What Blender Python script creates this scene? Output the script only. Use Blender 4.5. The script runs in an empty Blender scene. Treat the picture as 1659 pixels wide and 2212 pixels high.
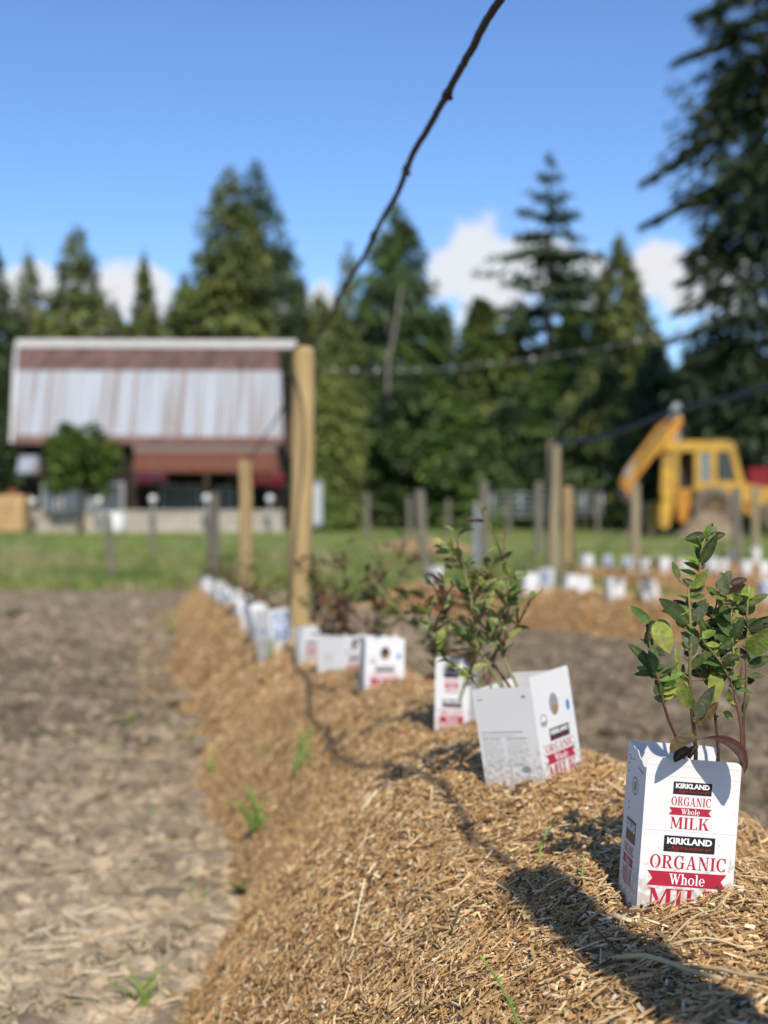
import bpy, math, random
import numpy as np
from mathutils import Vector, Matrix

S = bpy.context.scene
COL = S.collection

# ------------------------------------------------------------------ camera
F = 3218.0; CX = 829.5; CY = 1106.0; CAMZ = 0.80     # lens in units of the photograph's 1659 x 2212 view
cam_d = bpy.data.cameras.new('camera'); cam = bpy.data.objects.new('camera', cam_d); COL.objects.link(cam)
cam.location = (0, 0, CAMZ); cam.rotation_euler = (math.radians(90), 0, 0)
cam_d.sensor_fit = 'VERTICAL'; cam_d.sensor_height = 24.0; cam_d.lens = 24.0 * F / 2212.0
cam_d.clip_start = 0.02; cam_d.clip_end = 3000
cam_d.dof.use_dof = True; cam_d.dof.focus_distance = 1.40
cam_d.dof.aperture_fstop = (cam_d.lens / 1000.0) / 0.0106
S.camera = cam

# ------------------------------------------------------------------ sky, clouds, sun, exposure
SUN_EL, SUN_AZ = math.radians(40), math.radians(169.5)
w = bpy.data.worlds.new("World"); S.world = w; w.use_nodes = True
nt = w.node_tree; nt.nodes.clear()
def N(t, **kw):
    n = nt.nodes.new(t)
    for k, v in kw.items(): setattr(n, k, v)
    return n
out = N('ShaderNodeOutputWorld'); sky = N('ShaderNodeTexSky', sky_type='NISHITA', sun_disc=False)
sky.sun_elevation = SUN_EL; sky.sun_rotation = SUN_AZ; sky.altitude = 1200; sky.air_density = 1.0; sky.dust_density = 0.25; sky.ozone_density = 4.0
hs = N('ShaderNodeHueSaturation'); hs.inputs['Saturation'].default_value = 1.12; hs.inputs['Hue'].default_value = 0.507
bg = N('ShaderNodeBackground'); bg.inputs['Strength'].default_value = 0.16
nt.links.new(sky.outputs[0], hs.inputs['Color']); nt.links.new(hs.outputs[0], bg.inputs['Color'])
cbg = N('ShaderNodeBackground'); cbg.inputs['Strength'].default_value = 1.0
mix = N('ShaderNodeMixShader'); nt.links.new(mix.outputs[0], out.inputs['Surface'])
nt.links.new(bg.outputs[0], mix.inputs[1]); nt.links.new(cbg.outputs[0], mix.inputs[2])
tc = N('ShaderNodeTexCoord')
def math_node(op, a=None, b=None, va=None, vb=None):
    n = N('ShaderNodeMath', operation=op)
    if a is not None: nt.links.new(a, n.inputs[0])
    if b is not None: nt.links.new(b, n.inputs[1])
    if va is not None: n.inputs[0].default_value = va
    if vb is not None: n.inputs[1].default_value = vb
    return n.outputs[0]
blobs = [(1045, 540, 80), (1065, 620, 110), (1115, 560, 70), (965, 600, 70), (1180, 590, 80), (1260, 610, 70), (1420, 580, 70), (1470, 620, 80), (1380, 610, 60),
         (85, 610, 60), (150, 625, 70), (245, 625, 72), (330, 645, 65), (20, 640, 60), (415, 675, 50), (690, 680, 70), (620, 660, 60), (1560, 600, 90),
         (-200, 600, 140), (-420, 640, 110), (1900, 560, 150), (2200, 640, 120)]
acc = None
for (bx, by, br) in blobs:
    d = Vector(((bx - CX) / F, 1.0, (CY - by) / F)); ln = d.length; d.normalize()
    vd = N('ShaderNodeVectorMath', operation='DISTANCE'); nt.links.new(tc.outputs['Generated'], vd.inputs[0]); vd.inputs[1].default_value = d
    m = math_node('MULTIPLY', vd.outputs['Value'], vb=-F / br)
    acc = m if acc is None else math_node('MAXIMUM', acc, m)
nz = N('ShaderNodeTexNoise'); nz.inputs['Scale'].default_value = 34; nz.inputs['Detail'].default_value = 7; nz.inputs['Roughness'].default_value = 0.55
nt.links.new(tc.outputs['Generated'], nz.inputs['Vector'])
nn = math_node('MULTIPLY_ADD', nz.outputs['Fac'], vb=1.5)
nn.node.inputs[2].default_value = 0.25
dens = math_node('ADD', acc, nn)
rmp = N('ShaderNodeMapRange', interpolation_type='SMOOTHSTEP'); rmp.inputs['From Min'].default_value = -0.05; rmp.inputs['From Max'].default_value = 0.33
nt.links.new(dens, rmp.inputs['Value']); nt.links.new(rmp.outputs[0], mix.inputs['Fac'])
crmp = N('ShaderNodeValToRGB'); crmp.color_ramp.elements[0].position = 0.05; crmp.color_ramp.elements[0].color = (0.80, 0.85, 0.93, 1)
crmp.color_ramp.elements[1].position = 0.9; crmp.color_ramp.elements[1].color = (0.84, 0.84, 0.88, 1)
nz2 = N('ShaderNodeTexNoise'); nz2.inputs['Scale'].default_value = 22; nz2.inputs['Detail'].default_value = 5
nt.links.new(tc.outputs['Generated'], nz2.inputs['Vector'])
c2 = math_node('MULTIPLY', dens, nz2.outputs['Fac']); c3 = math_node('MULTIPLY', c2, vb=1.6)
nt.links.new(c3, crmp.inputs['Fac']); nt.links.new(crmp.outputs['Color'], cbg.inputs['Color'])

sd = bpy.data.lights.new('sun', 'SUN'); sd.energy = 4.7; sd.angle = math.radians(0.53); sd.color = (1.0, 0.915, 0.79)
sun = bpy.data.objects.new('sun', sd); COL.objects.link(sun); sun.location = (5, -20, 20)
tosun = Vector((math.cos(SUN_EL) * math.sin(SUN_AZ), math.cos(SUN_EL) * math.cos(SUN_AZ), math.sin(SUN_EL)))
sun.rotation_euler = (-tosun).to_track_quat('-Z', 'Y').to_euler()
S.view_settings.view_transform = 'Standard'; S.view_settings.look = 'None'; S.view_settings.exposure = 0.0; S.view_settings.gamma = 1.0
S.render.engine = 'CYCLES'
try: S.cycles.use_denoising = True
except Exception: pass
S.cycles.max_bounces = 6; S.cycles.transparent_max_bounces = 4; S.cycles.sample_clamp_indirect = 6

# ------------------------------------------------------------------ helpers
def P(px, py, d):                      # a point seen at (px, py) of the photograph's 1659 x 2212 view, at depth d metres
    return Vector(((px - CX) / F * d, d, CAMZ + (CY - py) / F * d))

def link_mesh(name, me, parent=None):
    o = bpy.data.objects.new(name, me); COL.objects.link(o)
    if parent is not None: o.parent = parent
    return o
def np_mesh(name, V, Fc, mat, cols=None, smooth=False):
    V = np.asarray(V, dtype=np.float32).reshape(-1, 3)
    me = bpy.data.meshes.new(name)
    if isinstance(Fc, np.ndarray):
        k = Fc.shape[1]; nf = len(Fc); idx = Fc.astype(np.int32).ravel()
        ls = np.arange(0, nf * k, k, dtype=np.int32); lt = np.full(nf, k, np.int32)
    else:
        idx = np.array([i for f in Fc for i in f], dtype=np.int32); lt = np.array([len(f) for f in Fc], dtype=np.int32)
        ls = (np.cumsum(lt) - lt).astype(np.int32); nf = len(Fc)
    me.vertices.add(len(V)); me.vertices.foreach_set('co', V.ravel())
    me.loops.add(len(idx)); me.loops.foreach_set('vertex_index', idx)
    me.polygons.add(nf); me.polygons.foreach_set('loop_start', ls); me.polygons.foreach_set('loop_total', lt)
    if cols is not None:
        at = me.color_attributes.new('col', 'FLOAT_COLOR', 'POINT')
        c = np.ones((len(V), 4), np.float32); c[:, :3] = cols
        at.data.foreach_set('color', c.ravel())
    me.update(calc_edges=True); me.validate()
    me.polygons.foreach_set('use_smooth', np.full(len(me.polygons), bool(smooth)))
    for m in (mat if isinstance(mat, (list, tuple)) else [mat]): me.materials.append(m)
    return me
class MB:                              # collects shapes for ONE mesh
    def __init__(s): s.v = []; s.f = []; s.c = []
    def add(s, V, Fc, col=None):
        b = sum(len(x) for x in s.v); V = np.asarray(V, float).reshape(-1, 3); s.v.append(V)
        s.f += [tuple(int(i) + b for i in f) for f in Fc]
        s.c.append(np.tile(np.array(col if col is not None else (1, 1, 1), float), (len(V), 1)))
        return s
    def box(s, a, b, col=None):
        x0, y0, z0 = a; x1, y1, z1 = b
        return s.add([(x0, y0, z0), (x1, y0, z0), (x1, y1, z0), (x0, y1, z0), (x0, y0, z1), (x1, y0, z1), (x1, y1, z1), (x0, y1, z1)],
                     [(0, 3, 2, 1), (4, 5, 6, 7), (0, 1, 5, 4), (1, 2, 6, 5), (2, 3, 7, 6), (3, 0, 4, 7)], col)
    def bar(s, a, b, wx, wy=None, col=None):          # a square-section bar between two points
        a = Vector(a); b = Vector(b); d = (b - a).normalized(); wy = wy or wx
        n = Vector((0, 1, 0)) if abs(d.y) < 0.9 else Vector((1, 0, 0)); u = d.cross(n).normalized(); v = d.cross(u)
        vs = [p + u * sx * wx / 2 + v * sy * wy / 2 for p in (a, b) for sx, sy in ((-1, -1), (1, -1), (1, 1), (-1, 1))]
        return s.add(vs, [(0, 1, 2, 3), (7, 6, 5, 4), (0, 4, 5, 1), (1, 5, 6, 2), (2, 6, 7, 3), (3, 7, 4, 0)], col)
    def tube(s, pts, rad, n=10, col=None, cap=True):
        V, Fc = tube(pts, rad, n, cap); return s.add(V, Fc, col)
    def prism(s, poly, y0, y1, col=None):            # polygon in (x, z), extruded along y
        n = len(poly)
        V = [(x, y0, z) for x, z in poly] + [(x, y1, z) for x, z in poly]
        Fc = [tuple(range(n)), tuple(range(2 * n - 1, n - 1, -1))] + [(i, i + n, (i + 1) % n + n, (i + 1) % n) for i in range(n)]
        return s.add(V, Fc, col)
    def ball(s, c, r, n=12, m=8, col=None, sq=(1, 1, 1)):
        V = [(c[0], c[1], c[2] - r * sq[2])]; Fc = []
        for j in range(1, m):
            t = math.pi * j / m
            for i in range(n):
                a = 2 * math.pi * i / n
                V.append((c[0] + r * sq[0] * math.sin(t) * math.cos(a), c[1] + r * sq[1] * math.sin(t) * math.sin(a), c[2] - r * sq[2] * math.cos(t)))
        V.append((c[0], c[1], c[2] + r * sq[2])); L = len(V) - 1
        for i in range(n):
            k = (i + 1) % n
            Fc.append((0, 1 + k, 1 + i)); Fc.append((L, L - n + i, L - n + k))
            for j in range(m - 2):
                a = 1 + j * n
                Fc.append((a + i, a + k, a + n + k, a + n + i))
        return s.add(V, Fc, col)
    def build(s, name, mat, parent=None, smooth=False):
        me = np_mesh(name, np.concatenate(s.v), s.f, mat, np.concatenate(s.c), smooth)
        return link_mesh(name, me, parent)
def tube(pts, rad, n=10, cap=True):
    pts = [Vector(p) for p in pts]; m = len(pts)
    rad = [rad] * m if isinstance(rad, (int, float)) else rad
    V = []; Fc = []; pu = None
    for i, p in enumerate(pts):
        d = (pts[min(i + 1, m - 1)] - pts[max(i - 1, 0)]).normalized()
        if pu is None:
            pu = d.cross(Vector((0, 1, 0)) if abs(d.y) < 0.9 else Vector((1, 0, 0))).normalized()
        else:
            pu = (pu - d * pu.dot(d)).normalized()
        v = d.cross(pu)
        for k in range(n):
            a = 2 * math.pi * k / n; V.append(p + (pu * math.cos(a) + v * math.sin(a)) * rad[i])
    for i in range(m - 1):
        for k in range(n):
            k2 = (k + 1) % n; Fc.append((i * n + k, i * n + k2, (i + 1) * n + k2, (i + 1) * n + k))
    if cap: Fc.append(tuple(range(n - 1, -1, -1))); Fc.append(tuple(range((m - 1) * n, m * n)))
    return V, Fc
def tag(o, label=None, cat=None, group=None, kind=None):
    if label: o['label'] = label
    if cat: o['category'] = cat
    if group: o['group'] = group
    if kind: o['kind'] = kind
    return o
def empty(name, loc=(0, 0, 0), rot=(0, 0, 0)):
    o = bpy.data.objects.new(name, None); COL.objects.link(o); o.location = loc; o.rotation_euler = rot; o.empty_display_size = 0.1
    return o
def copy_tree(o, parent=None):
    c = o.copy(); COL.objects.link(c); c.parent = parent
    for ch in [x for x in COL.objects if x.parent == o]: copy_tree(ch, c)
    return c

def hash2(ix, iy, seed):
    n = (ix.astype(np.int64) * 374761393 + iy.astype(np.int64) * 668265263 + seed * 1274126177) & 0xffffffff
    n = ((n ^ (n >> 13)) * 1274126177) & 0xffffffff
    return ((n ^ (n >> 16)) & 0xffff) / 65535.0
def vnoise(x, y, seed):
    ix = np.floor(x); iy = np.floor(y); fx = x - ix; fy = y - iy; fx = fx * fx * (3 - 2 * fx); fy = fy * fy * (3 - 2 * fy)
    a = hash2(ix, iy, seed); b = hash2(ix + 1, iy, seed); c = hash2(ix, iy + 1, seed); d = hash2(ix + 1, iy + 1, seed)
    return (a * (1 - fx) + b * fx) * (1 - fy) + (c * (1 - fx) + d * fx) * fy
def fbm(x, y, scale, seed, octv=3):                   # about -1..1
    x = np.asarray(x, float) / scale; y = np.asarray(y, float) / scale; s = 0; a = 1; t = 0
    for o in range(octv):
        s = s + a * (vnoise(x * 2 ** o + 13.7 * o, y * 2 ** o - 7.1 * o, seed + o) * 2 - 1); t += a; a *= 0.5
    return s / t
def sstep(a, b, x):
    t = np.clip((np.asarray(x, float) - a) / (b - a), 0, 1); return t * t * (3 - 2 * t)

# ------------------------------------------------------------------ materials
MATS = {}
def mat(name, color=(0.5, 0.5, 0.5), rough=0.7, var=0.15, scale=20.0, vcol=False, bump=0.0, bscale=60.0, metal=0.0, spec=0.35,
        trans=0.0, stretch=(1, 1, 1), color2=None, detail=5.0, sub=0.0):
    if name in MATS: return MATS[name]
    m = bpy.data.materials.new(name); m.use_nodes = True; t = m.node_tree; b = t.nodes['Principled BSDF']
    b.inputs['Roughness'].default_value = rough; b.inputs['Metallic'].default_value = metal; b.inputs['Specular IOR Level'].default_value = spec
    co = t.nodes.new('ShaderNodeTexCoord'); mp = t.nodes.new('ShaderNodeMapping'); mp.inputs['Scale'].default_value = stretch
    t.links.new(co.outputs['Object'], mp.inputs['Vector'])
    nz = t.nodes.new('ShaderNodeTexNoise'); nz.inputs['Scale'].default_value = scale; nz.inputs['Detail'].default_value = detail
    t.links.new(mp.outputs[0], nz.inputs['Vector'])
    mr = t.nodes.new('ShaderNodeMapRange'); mr.inputs['From Min'].default_value = 0.3; mr.inputs['From Max'].default_value = 0.7
    t.links.new(nz.outputs['Fac'], mr.inputs['Value'])
    mx = t.nodes.new('ShaderNodeMix'); mx.data_type = 'RGBA'
    c2 = color2 or tuple(c * (1 - 2 * var) for c in color)
    t.links.new(mr.outputs[0], mx.inputs['Factor'])
    if vcol:
        a = t.nodes.new('ShaderNodeVertexColor'); a.layer_name = 'col'
        hv = t.nodes.new('ShaderNodeMix'); hv.data_type = 'RGBA'; hv.blend_type = 'MULTIPLY'; hv.inputs['Factor'].default_value = 1.0
        mr.inputs['To Min'].default_value = 1 - var; mr.inputs['To Max'].default_value = 1 + var
        t.links.new(a.outputs['Color'], hv.inputs['A']); t.links.new(mr.outputs[0], hv.inputs['B']); csock = hv.outputs['Result']
        for l in list(t.links):
            if l.to_node == mx: t.links.remove(l)
    else:
        mx.inputs['A'].default_value = (*c2, 1); mx.inputs['B'].default_value = (*color, 1); csock = mx.outputs['Result']
    t.links.new(csock, b.inputs['Base Color'])
    if bump > 0:
        n2 = t.nodes.new('ShaderNodeTexNoise'); n2.inputs['Scale'].default_value = bscale; n2.inputs['Detail'].default_value = 6
        t.links.new(mp.outputs[0], n2.inputs['Vector'])
        bm_ = t.nodes.new('ShaderNodeBump'); bm_.inputs['Strength'].default_value = bump; bm_.inputs['Distance'].default_value = 0.02
        t.links.new(n2.outputs['Fac'], bm_.inputs['Height']); t.links.new(bm_.outputs['Normal'], b.inputs['Normal'])
    if trans > 0:                       # thin leaf: some light comes through
        o_ = t.nodes['Material Output']; tr = t.nodes.new('ShaderNodeBsdfTranslucent'); ms = t.nodes.new('ShaderNodeMixShader')
        ms.inputs['Fac'].default_value = trans; t.links.new(csock, tr.inputs['Color'])
        t.links.new(b.outputs[0], ms.inputs[1]); t.links.new(tr.outputs[0], ms.inputs[2]); t.links.new(ms.outputs[0], o_.inputs['Surface'])
    MATS[name] = m; return m
M_CARD = mat('white coated board', (0.73, 0.73, 0.715), 0.45, 0.02, 8, bump=0.03, bscale=40)
t = M_CARD.node_tree; bs = t.nodes['Principled BSDF']; src = bs.inputs['Base Color'].links[0].from_socket      # soil splashed on the lower board
tcn = t.nodes.new('ShaderNodeTexCoord'); sx = t.nodes.new('ShaderNodeSeparateXYZ'); t.links.new(tcn.outputs['Object'], sx.inputs[0])
m1 = t.nodes.new('ShaderNodeMapRange'); m1.inputs['From Min'].default_value = .055; m1.inputs['From Max'].default_value = -.005; m1.inputs['To Max'].default_value = .30; t.links.new(sx.outputs['Z'], m1.inputs['Value'])
n1 = t.nodes.new('ShaderNodeTexNoise'); n1.inputs['Scale'].default_value = 150; n1.inputs['Detail'].default_value = 5; t.links.new(tcn.outputs['Object'], n1.inputs['Vector'])
a1 = t.nodes.new('ShaderNodeMath'); a1.operation = 'ADD'; t.links.new(m1.outputs[0], a1.inputs[0]); t.links.new(n1.outputs['Fac'], a1.inputs[1])
m2 = t.nodes.new('ShaderNodeMapRange'); m2.inputs['From Min'].default_value = .66; m2.inputs['From Max'].default_value = .82; m2.inputs['To Max'].default_value = .6; t.links.new(a1.outputs[0], m2.inputs['Value'])
mxd = t.nodes.new('ShaderNodeMix'); mxd.data_type = 'RGBA'; mxd.inputs['B'].default_value = (.38, .29, .19, 1); t.links.new(m2.outputs[0], mxd.inputs['Factor']); t.links.new(src, mxd.inputs['A']); t.links.new(mxd.outputs['Result'], bs.inputs['Base Color'])
M_RED = mat('red print', (0.42, 0.018, 0.045), 0.5, 0.05, 90)
M_BLACK = mat('black print', (0.018, 0.017, 0.017), 0.45, 0.05, 90)
M_WHITE = mat('white print', (0.82, 0.82, 0.82), 0.5, 0.02, 90)
M_BROWN = mat('brown print', (0.13, 0.065, 0.035), 0.5, 0.05, 90)
M_SCRIPT = mat('scarlet print', (0.50, 0.02, 0.02), 0.5, 0.05, 90)
M_GREY = mat('grey print', (0.30, 0.30, 0.30), 0.5, 0.05, 90)
M_BLUE = mat('blue print', (0.10, 0.20, 0.52), 0.5, 0.05, 90)
M_GOLD = mat('ochre print', (0.35, 0.20, 0.06), 0.5, 0.05, 90)
M_LEAF = mat('leaf', rough=0.55, var=0.32, scale=150, vcol=True, spec=0.28, trans=0.34, bump=0.2, bscale=320)
M_BUSH = mat('far leaf', rough=0.5, var=0.2, scale=60, vcol=True, trans=0.2)
M_STEM = mat('cane bark', rough=0.6, var=0.25, scale=90, vcol=True)
M_CHIP = mat('wood chip', rough=0.78, var=0.22, scale=180, vcol=True, stretch=(1, 1, 1), spec=0.25)
M_STRAW = mat('straw', rough=0.6, var=0.2, scale=60, vcol=True)
M_CLOD = mat('soil clod', (0.44, 0.345, 0.225), 0.95, 0.25, 7, vcol=True, bump=0.6, bscale=120, spec=0.1)
M_GRASS = mat('grass blade', rough=0.55, var=0.2, scale=3, vcol=True, trans=0.3)
M_PINE = mat('new pine post', (0.46, 0.325, 0.145), 0.8, 0.16, 26, stretch=(1, 1, 0.12), bump=0.25, bscale=40)
M_OLDW = mat('weathered post', (0.20, 0.178, 0.135), 0.85, 0.2, 20, stretch=(1, 1, 0.1), bump=0.3, bscale=30)
M_TANW = mat('sun bleached post', (0.34, 0.275, 0.165), 0.8, 0.18, 20, stretch=(1, 1, 0.1), bump=0.3, bscale=30)
M_HOSE = mat('black hose', (0.028, 0.021, 0.017), 0.6, 0.2, 60, spec=0.25)
M_GALV = mat('galvanised steel', (0.34, 0.36, 0.38), 0.45, 0.12, 12, metal=0.3)
M_CONIF = mat('conifer spray', rough=0.6, var=0.3, scale=0.9, vcol=True, trans=0.24)
M_BARK = mat('bark', (0.10, 0.075, 0.055), 0.9, 0.25, 6, stretch=(1, 1, 0.2), bump=0.5, bscale=8)
M_BIRCH = mat('pale dead bark', (0.25, 0.225, 0.20), 0.85, 0.25, 3)
M_YEL = mat('yellow machine paint', (0.60, 0.34, 0.03), 0.55, 0.3, 2.2, color2=(0.34, 0.205, 0.05))
M_ORG = mat('orange boom paint', (0.56, 0.25, 0.03), 0.5, 0.15, 3.0)
M_DUST = mat('dusty tyre rubber', (0.20, 0.16, 0.12), 0.9, 0.2, 6)
M_DARK = mat('dark machine metal', (0.035, 0.032, 0.03), 0.6, 0.2, 6)
M_GLASS = mat('cab glass', (0.16, 0.19, 0.20), 0.15, 0.05, 2, spec=0.6)
M_CRED = mat('red car paint', (0.22, 0.010, 0.015), 0.35, 0.1, 3)

# ------------------------------------------------------------------ terrain functions
def ground_z(x, y):
    x = np.asarray(x, float); y = np.asarray(y, float)
    dip = -0.15 * sstep(5, 14, y) * (1 - sstep(22, 46, y))
    near = 1 - sstep(10, 22, y)
    n = fbm(x, y, 0.55, 5, 3) * 0.035 + (fbm(x, y, 0.13, 9, 3) * 0.011 + fbm(x, y, 0.05, 19, 2) * 0.009) * (1 - sstep(5, 12, y))
    return dip + n * (0.15 + 0.85 * near)
ROW1Y = [-2.0, 0.4, 1.42, 1.95, 2.7, 3.55, 4.2, 5.1, 5.7, 8, 13, 15]; ROW1X = [0.62, 0.36, 0.33, 0.26, 0.18, 0.07, -0.04, -0.17, -0.25, -0.68, -1.42, -1.72]
H1Y = [-2, 1.0, 1.42, 1.95, 2.7, 3.55, 4.2, 5.0, 6, 8, 13, 15]; H1Z = [0.42, 0.42, 0.43, 0.45, 0.405, 0.385, 0.335, 0.315, 0.325, 0.335, 0.30, 0.28]
ROWS = {1: dict(sp=lambda y: np.interp(y, ROW1Y, ROW1X), h=lambda y: np.interp(y, H1Y, H1Z), w=lambda y: np.interp(y, [0, 1.8, 2.3, 2.65, 3.05, 3.9, 9, 15], [0.62, 0.62, 0.60, 0.51, 0.455, 0.505, 0.48, 0.44]), end=(14.2, 14.9), start=-2.2),
        2: dict(sp=lambda y: 2.0 - 0.48 * (np.asarray(y, float) - 11), h=lambda y: 0.28 + 0 * np.asarray(y, float), w=lambda y: 0.50 + 0 * np.asarray(y, float), end=(14.3, 15.2), start=8.0),
        3: dict(sp=lambda y: 3.9 - 0.9 * (np.asarray(y, float) - 16), h=lambda y: 0.27 + 0 * np.asarray(y, float), w=lambda y: 0.72 + 0 * np.asarray(y, float), end=(17.7, 18.4), start=13.0),
        4: dict(sp=lambda y: 4.7 - 1.0 * (np.asarray(y, float) - 20), h=lambda y: 0.25 + 0 * np.asarray(y, float), w=lambda y: 0.75 + 0 * np.asarray(y, float), end=(20.6, 21.2), start=17.0)}
HEAPS = [(0.340, 1.345, 0.035, 0.020), (0.24, 1.37, 0.045, -0.002), (0.20, 1.19, 0.12, -0.018), (-0.02, 2.3, 0.2, 0.012), (.318, 1.375, .022, .014), (0.19, 1.87, 0.09, -0.030)]
def mound_h(x, y, r=1):
    R = ROWS[r]; x = np.asarray(x, float); y = np.asarray(y, float)
    u = np.abs((x - R['sp'](y)) / (R['w'](y) * (1 + 0.15 * fbm(x * 0 + 3.3 + np.sign(x - R['sp'](y)) * 5, y, 0.5, 31 + r, 3))))
    prof = np.clip(1 - np.clip(u, 0, 1) ** 2.15, 0, 1) ** 1.35
    prof = prof * (1 - sstep(R['end'][0], R['end'][1], y))
    h = R['h'](y) * (1 + 0.0 * x) + (0.03 * fbm(x, y, 0.42, 41 + r, 2) + 0.008 * fbm(x, y, 0.09, 47 + r, 2)) * np.clip(prof * 1.6, 0, 1)
    if r == 1:
        for hx, hy, hr, hh in HEAPS: h = h + hh * np.exp(-((x - hx) ** 2 + (y - hy) ** 2) / (2 * hr * hr))
    return h, prof
def top_z(x, y, r=1):
    h, p = mound_h(x, y, r); g = ground_z(x, y)
    return np.where(p > 0.0, g - 0.035 + (h + 0.035) * p, g - 0.035)
def surf(x, y, r=1): return float(np.maximum(top_z(x, y, r), ground_z(x, y)))

# ------------------------------------------------------------------ ground
def spaced(a, b, d0, d1):
    o = [a]
    while o[-1] < b: o.append(o[-1] + d0 + (d1 - d0) * (o[-1] - a) / (b - a))
    return o
gx = [-900, -500, -260, -140, -80, -50, -34, -24] + [-18 + 0.6 * i for i in range(20)] + [-6 + 0.13 * i for i in range(30)] + [-2.1 + 0.03 * i for i in range(105)] + [1.05 + 0.1 * i for i in range(50)] + [6.05 + 0.6 * i for i in range(20)] + [20, 28, 40, 60, 100, 180, 320, 600, 900]
gy = [-60, -30, -15, -8, -4, -2, -1] + spaced(0, 1.7, 0.12, 0.12) + spaced(1.85, 7, 0.022, 0.06) + spaced(7.08, 22, 0.09, 0.3) + spaced(22.4, 120, 0.6, 8) + [140, 180, 260, 400, 700, 1200, 1800]
gx = np.array(sorted(set(gx))); gy = np.array(sorted(set(gy)))
X, Y = np.meshgrid(gx, gy); Z = ground_z(X, Y)
nx, ny = len(gx), len(gy)
idx = np.arange(nx * ny).reshape(ny, nx)
Q = np.stack([idx[:-1, :-1], idx[:-1, 1:], idx[1:, 1:], idx[1:, :-1]], -1).reshape(-1, 4)
lawn = sstep(17.2, 18.6, Y + 0.55 * fbm(X, Y, 1.2, 77, 3) + 0.08 * X * 0 + np.where(X > 1.0, -2.6 - 0.25 * (X - 1), 0) * (X > 1.0))
C = np.zeros((ny, nx, 3)); C[..., 0] = lawn; C[..., 1] = np.maximum(sstep(2.0, 5.0, Y) * (1 - .55 * sstep(8, 13, Y)), sstep(0.3, 0.8, X) * (1 - .3 * sstep(6, 12, Y))); C[..., 2] = np.clip(0.5 + 0.8 * fbm(X, Y, 0.9, 61, 3), 0, 1)
mg = bpy.data.materials.new('ground soil and lawn'); mg.use_nodes = True; t = mg.node_tree; b = t.nodes['Principled BSDF']; b.inputs['Roughness'].default_value = 0.95; b.inputs['Specular IOR Level'].default_value = 0.1
va = t.nodes.new('ShaderNodeVertexColor'); va.layer_name = 'col'; sp_ = t.nodes.new('ShaderNodeSeparateColor'); t.links.new(va.outputs[0], sp_.inputs[0])
co = t.nodes.new('ShaderNodeTexCoord')
def tnoise(sc, det=6, rough=0.6):
    n = t.nodes.new('ShaderNodeTexNoise'); n.inputs['Scale'].default_value = sc; n.inputs['Detail'].default_value = det; n.inputs['Roughness'].default_value = rough
    t.links.new(co.outputs['Object'], n.inputs['Vector']); return n.outputs['Fac']
def tramp(fac, stops):
    r = t.nodes.new('ShaderNodeValToRGB'); e = r.color_ramp.elements
    while len(e) < len(stops): e.new(0.5)
    for k, (p, c) in enumerate(stops): e[k].position = p; e[k].color = (*c, 1)
    t.links.new(fac, r.inputs['Fac']); return r.outputs['Color']
def tmix(f, a, b_):
    n = t.nodes.new('ShaderNodeMix'); n.data_type = 'RGBA'; t.links.new(f, n.inputs['Factor']); t.links.new(a, n.inputs['A']); t.links.new(b_, n.inputs['B']); return n.outputs['Result']
soilA = tramp(tnoise(9), [(0.32, (0.168, 0.123, 0.078)), (0.46, (0.347, 0.269, 0.174)), (0.66, (0.526, 0.426, 0.286))])
soilB = tramp(tnoise(4.5, 9, 0.72), [(0.34, (0.086, 0.060, 0.039)), (0.46, (0.178, 0.132, 0.087)), (0.55, (0.259, 0.201, 0.132)), (0.68, (0.391, 0.322, 0.207))])
soil = tmix(sp_.outputs['Green'], soilA, soilB)
weed = tramp(tnoise(2.1, 8, 0.7), [(0.52, (0, 0, 0)), (0.64, (1, 1, 1))])
wk = t.nodes.new('ShaderNodeMath'); wk.operation = 'MULTIPLY'; wk.inputs[1].default_value = 0.6; t.links.new(weed, wk.inputs[0])
weedc = tramp(tnoise(14), [(0.3, (0.09, 0.12, 0.035)), (0.7, (0.22, 0.24, 0.085))])
soil = tmix(wk.outputs[0], soil, weedc)
gr = tramp(tnoise(0.55, 8, 0.65), [(0.3, (0.10, 0.165, 0.036)), (0.5, (0.20, 0.245, 0.066)), (0.7, (0.34, 0.32, 0.14))])
t.links.new(tmix(sp_.outputs['Red'], soil, gr), b.inputs['Base Color'])
bmp = t.nodes.new('ShaderNodeBump'); bmp.inputs['Strength'].default_value = 0.9; bmp.inputs['Distance'].default_value = 0.02
t.links.new(tnoise(38, 8, 0.7), bmp.inputs['Height']); t.links.new(bmp.outputs[0], b.inputs['Normal'])
o = link_mesh('ground', np_mesh('ground', np.stack([X, Y, Z], -1), Q, mg, C.reshape(-1, 3), True)); tag(o, kind='structure')

# ------------------------------------------------------------------ mulch mounds
mm = bpy.data.materials.new('wood chip mulch'); mm.use_nodes = True; t = mm.node_tree; b = t.nodes['Principled BSDF']; b.inputs['Roughness'].default_value = 0.9; b.inputs['Specular IOR Level'].default_value = 0.15
co = t.nodes.new('ShaderNodeTexCoord')
va_ = t.nodes.new('ShaderNodeTexVoronoi'); va_.inputs['Scale'].default_value = 90; mp = t.nodes.new('ShaderNodeMapping'); mp.inputs['Scale'].default_value = (1, 0.5, 1)
wz = t.nodes.new('ShaderNodeTexNoise'); wz.inputs['Scale'].default_value = 14; t.links.new(co.outputs['Object'], wz.inputs['Vector'])
ad = t.nodes.new('ShaderNodeVectorMath'); ad.operation = 'MULTIPLY_ADD'; ad.inputs[1].default_value = (0.12, 0.12, 0.12); t.links.new(wz.outputs['Color'], ad.inputs[0]); t.links.new(co.outputs['Object'], ad.inputs[2])
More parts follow.
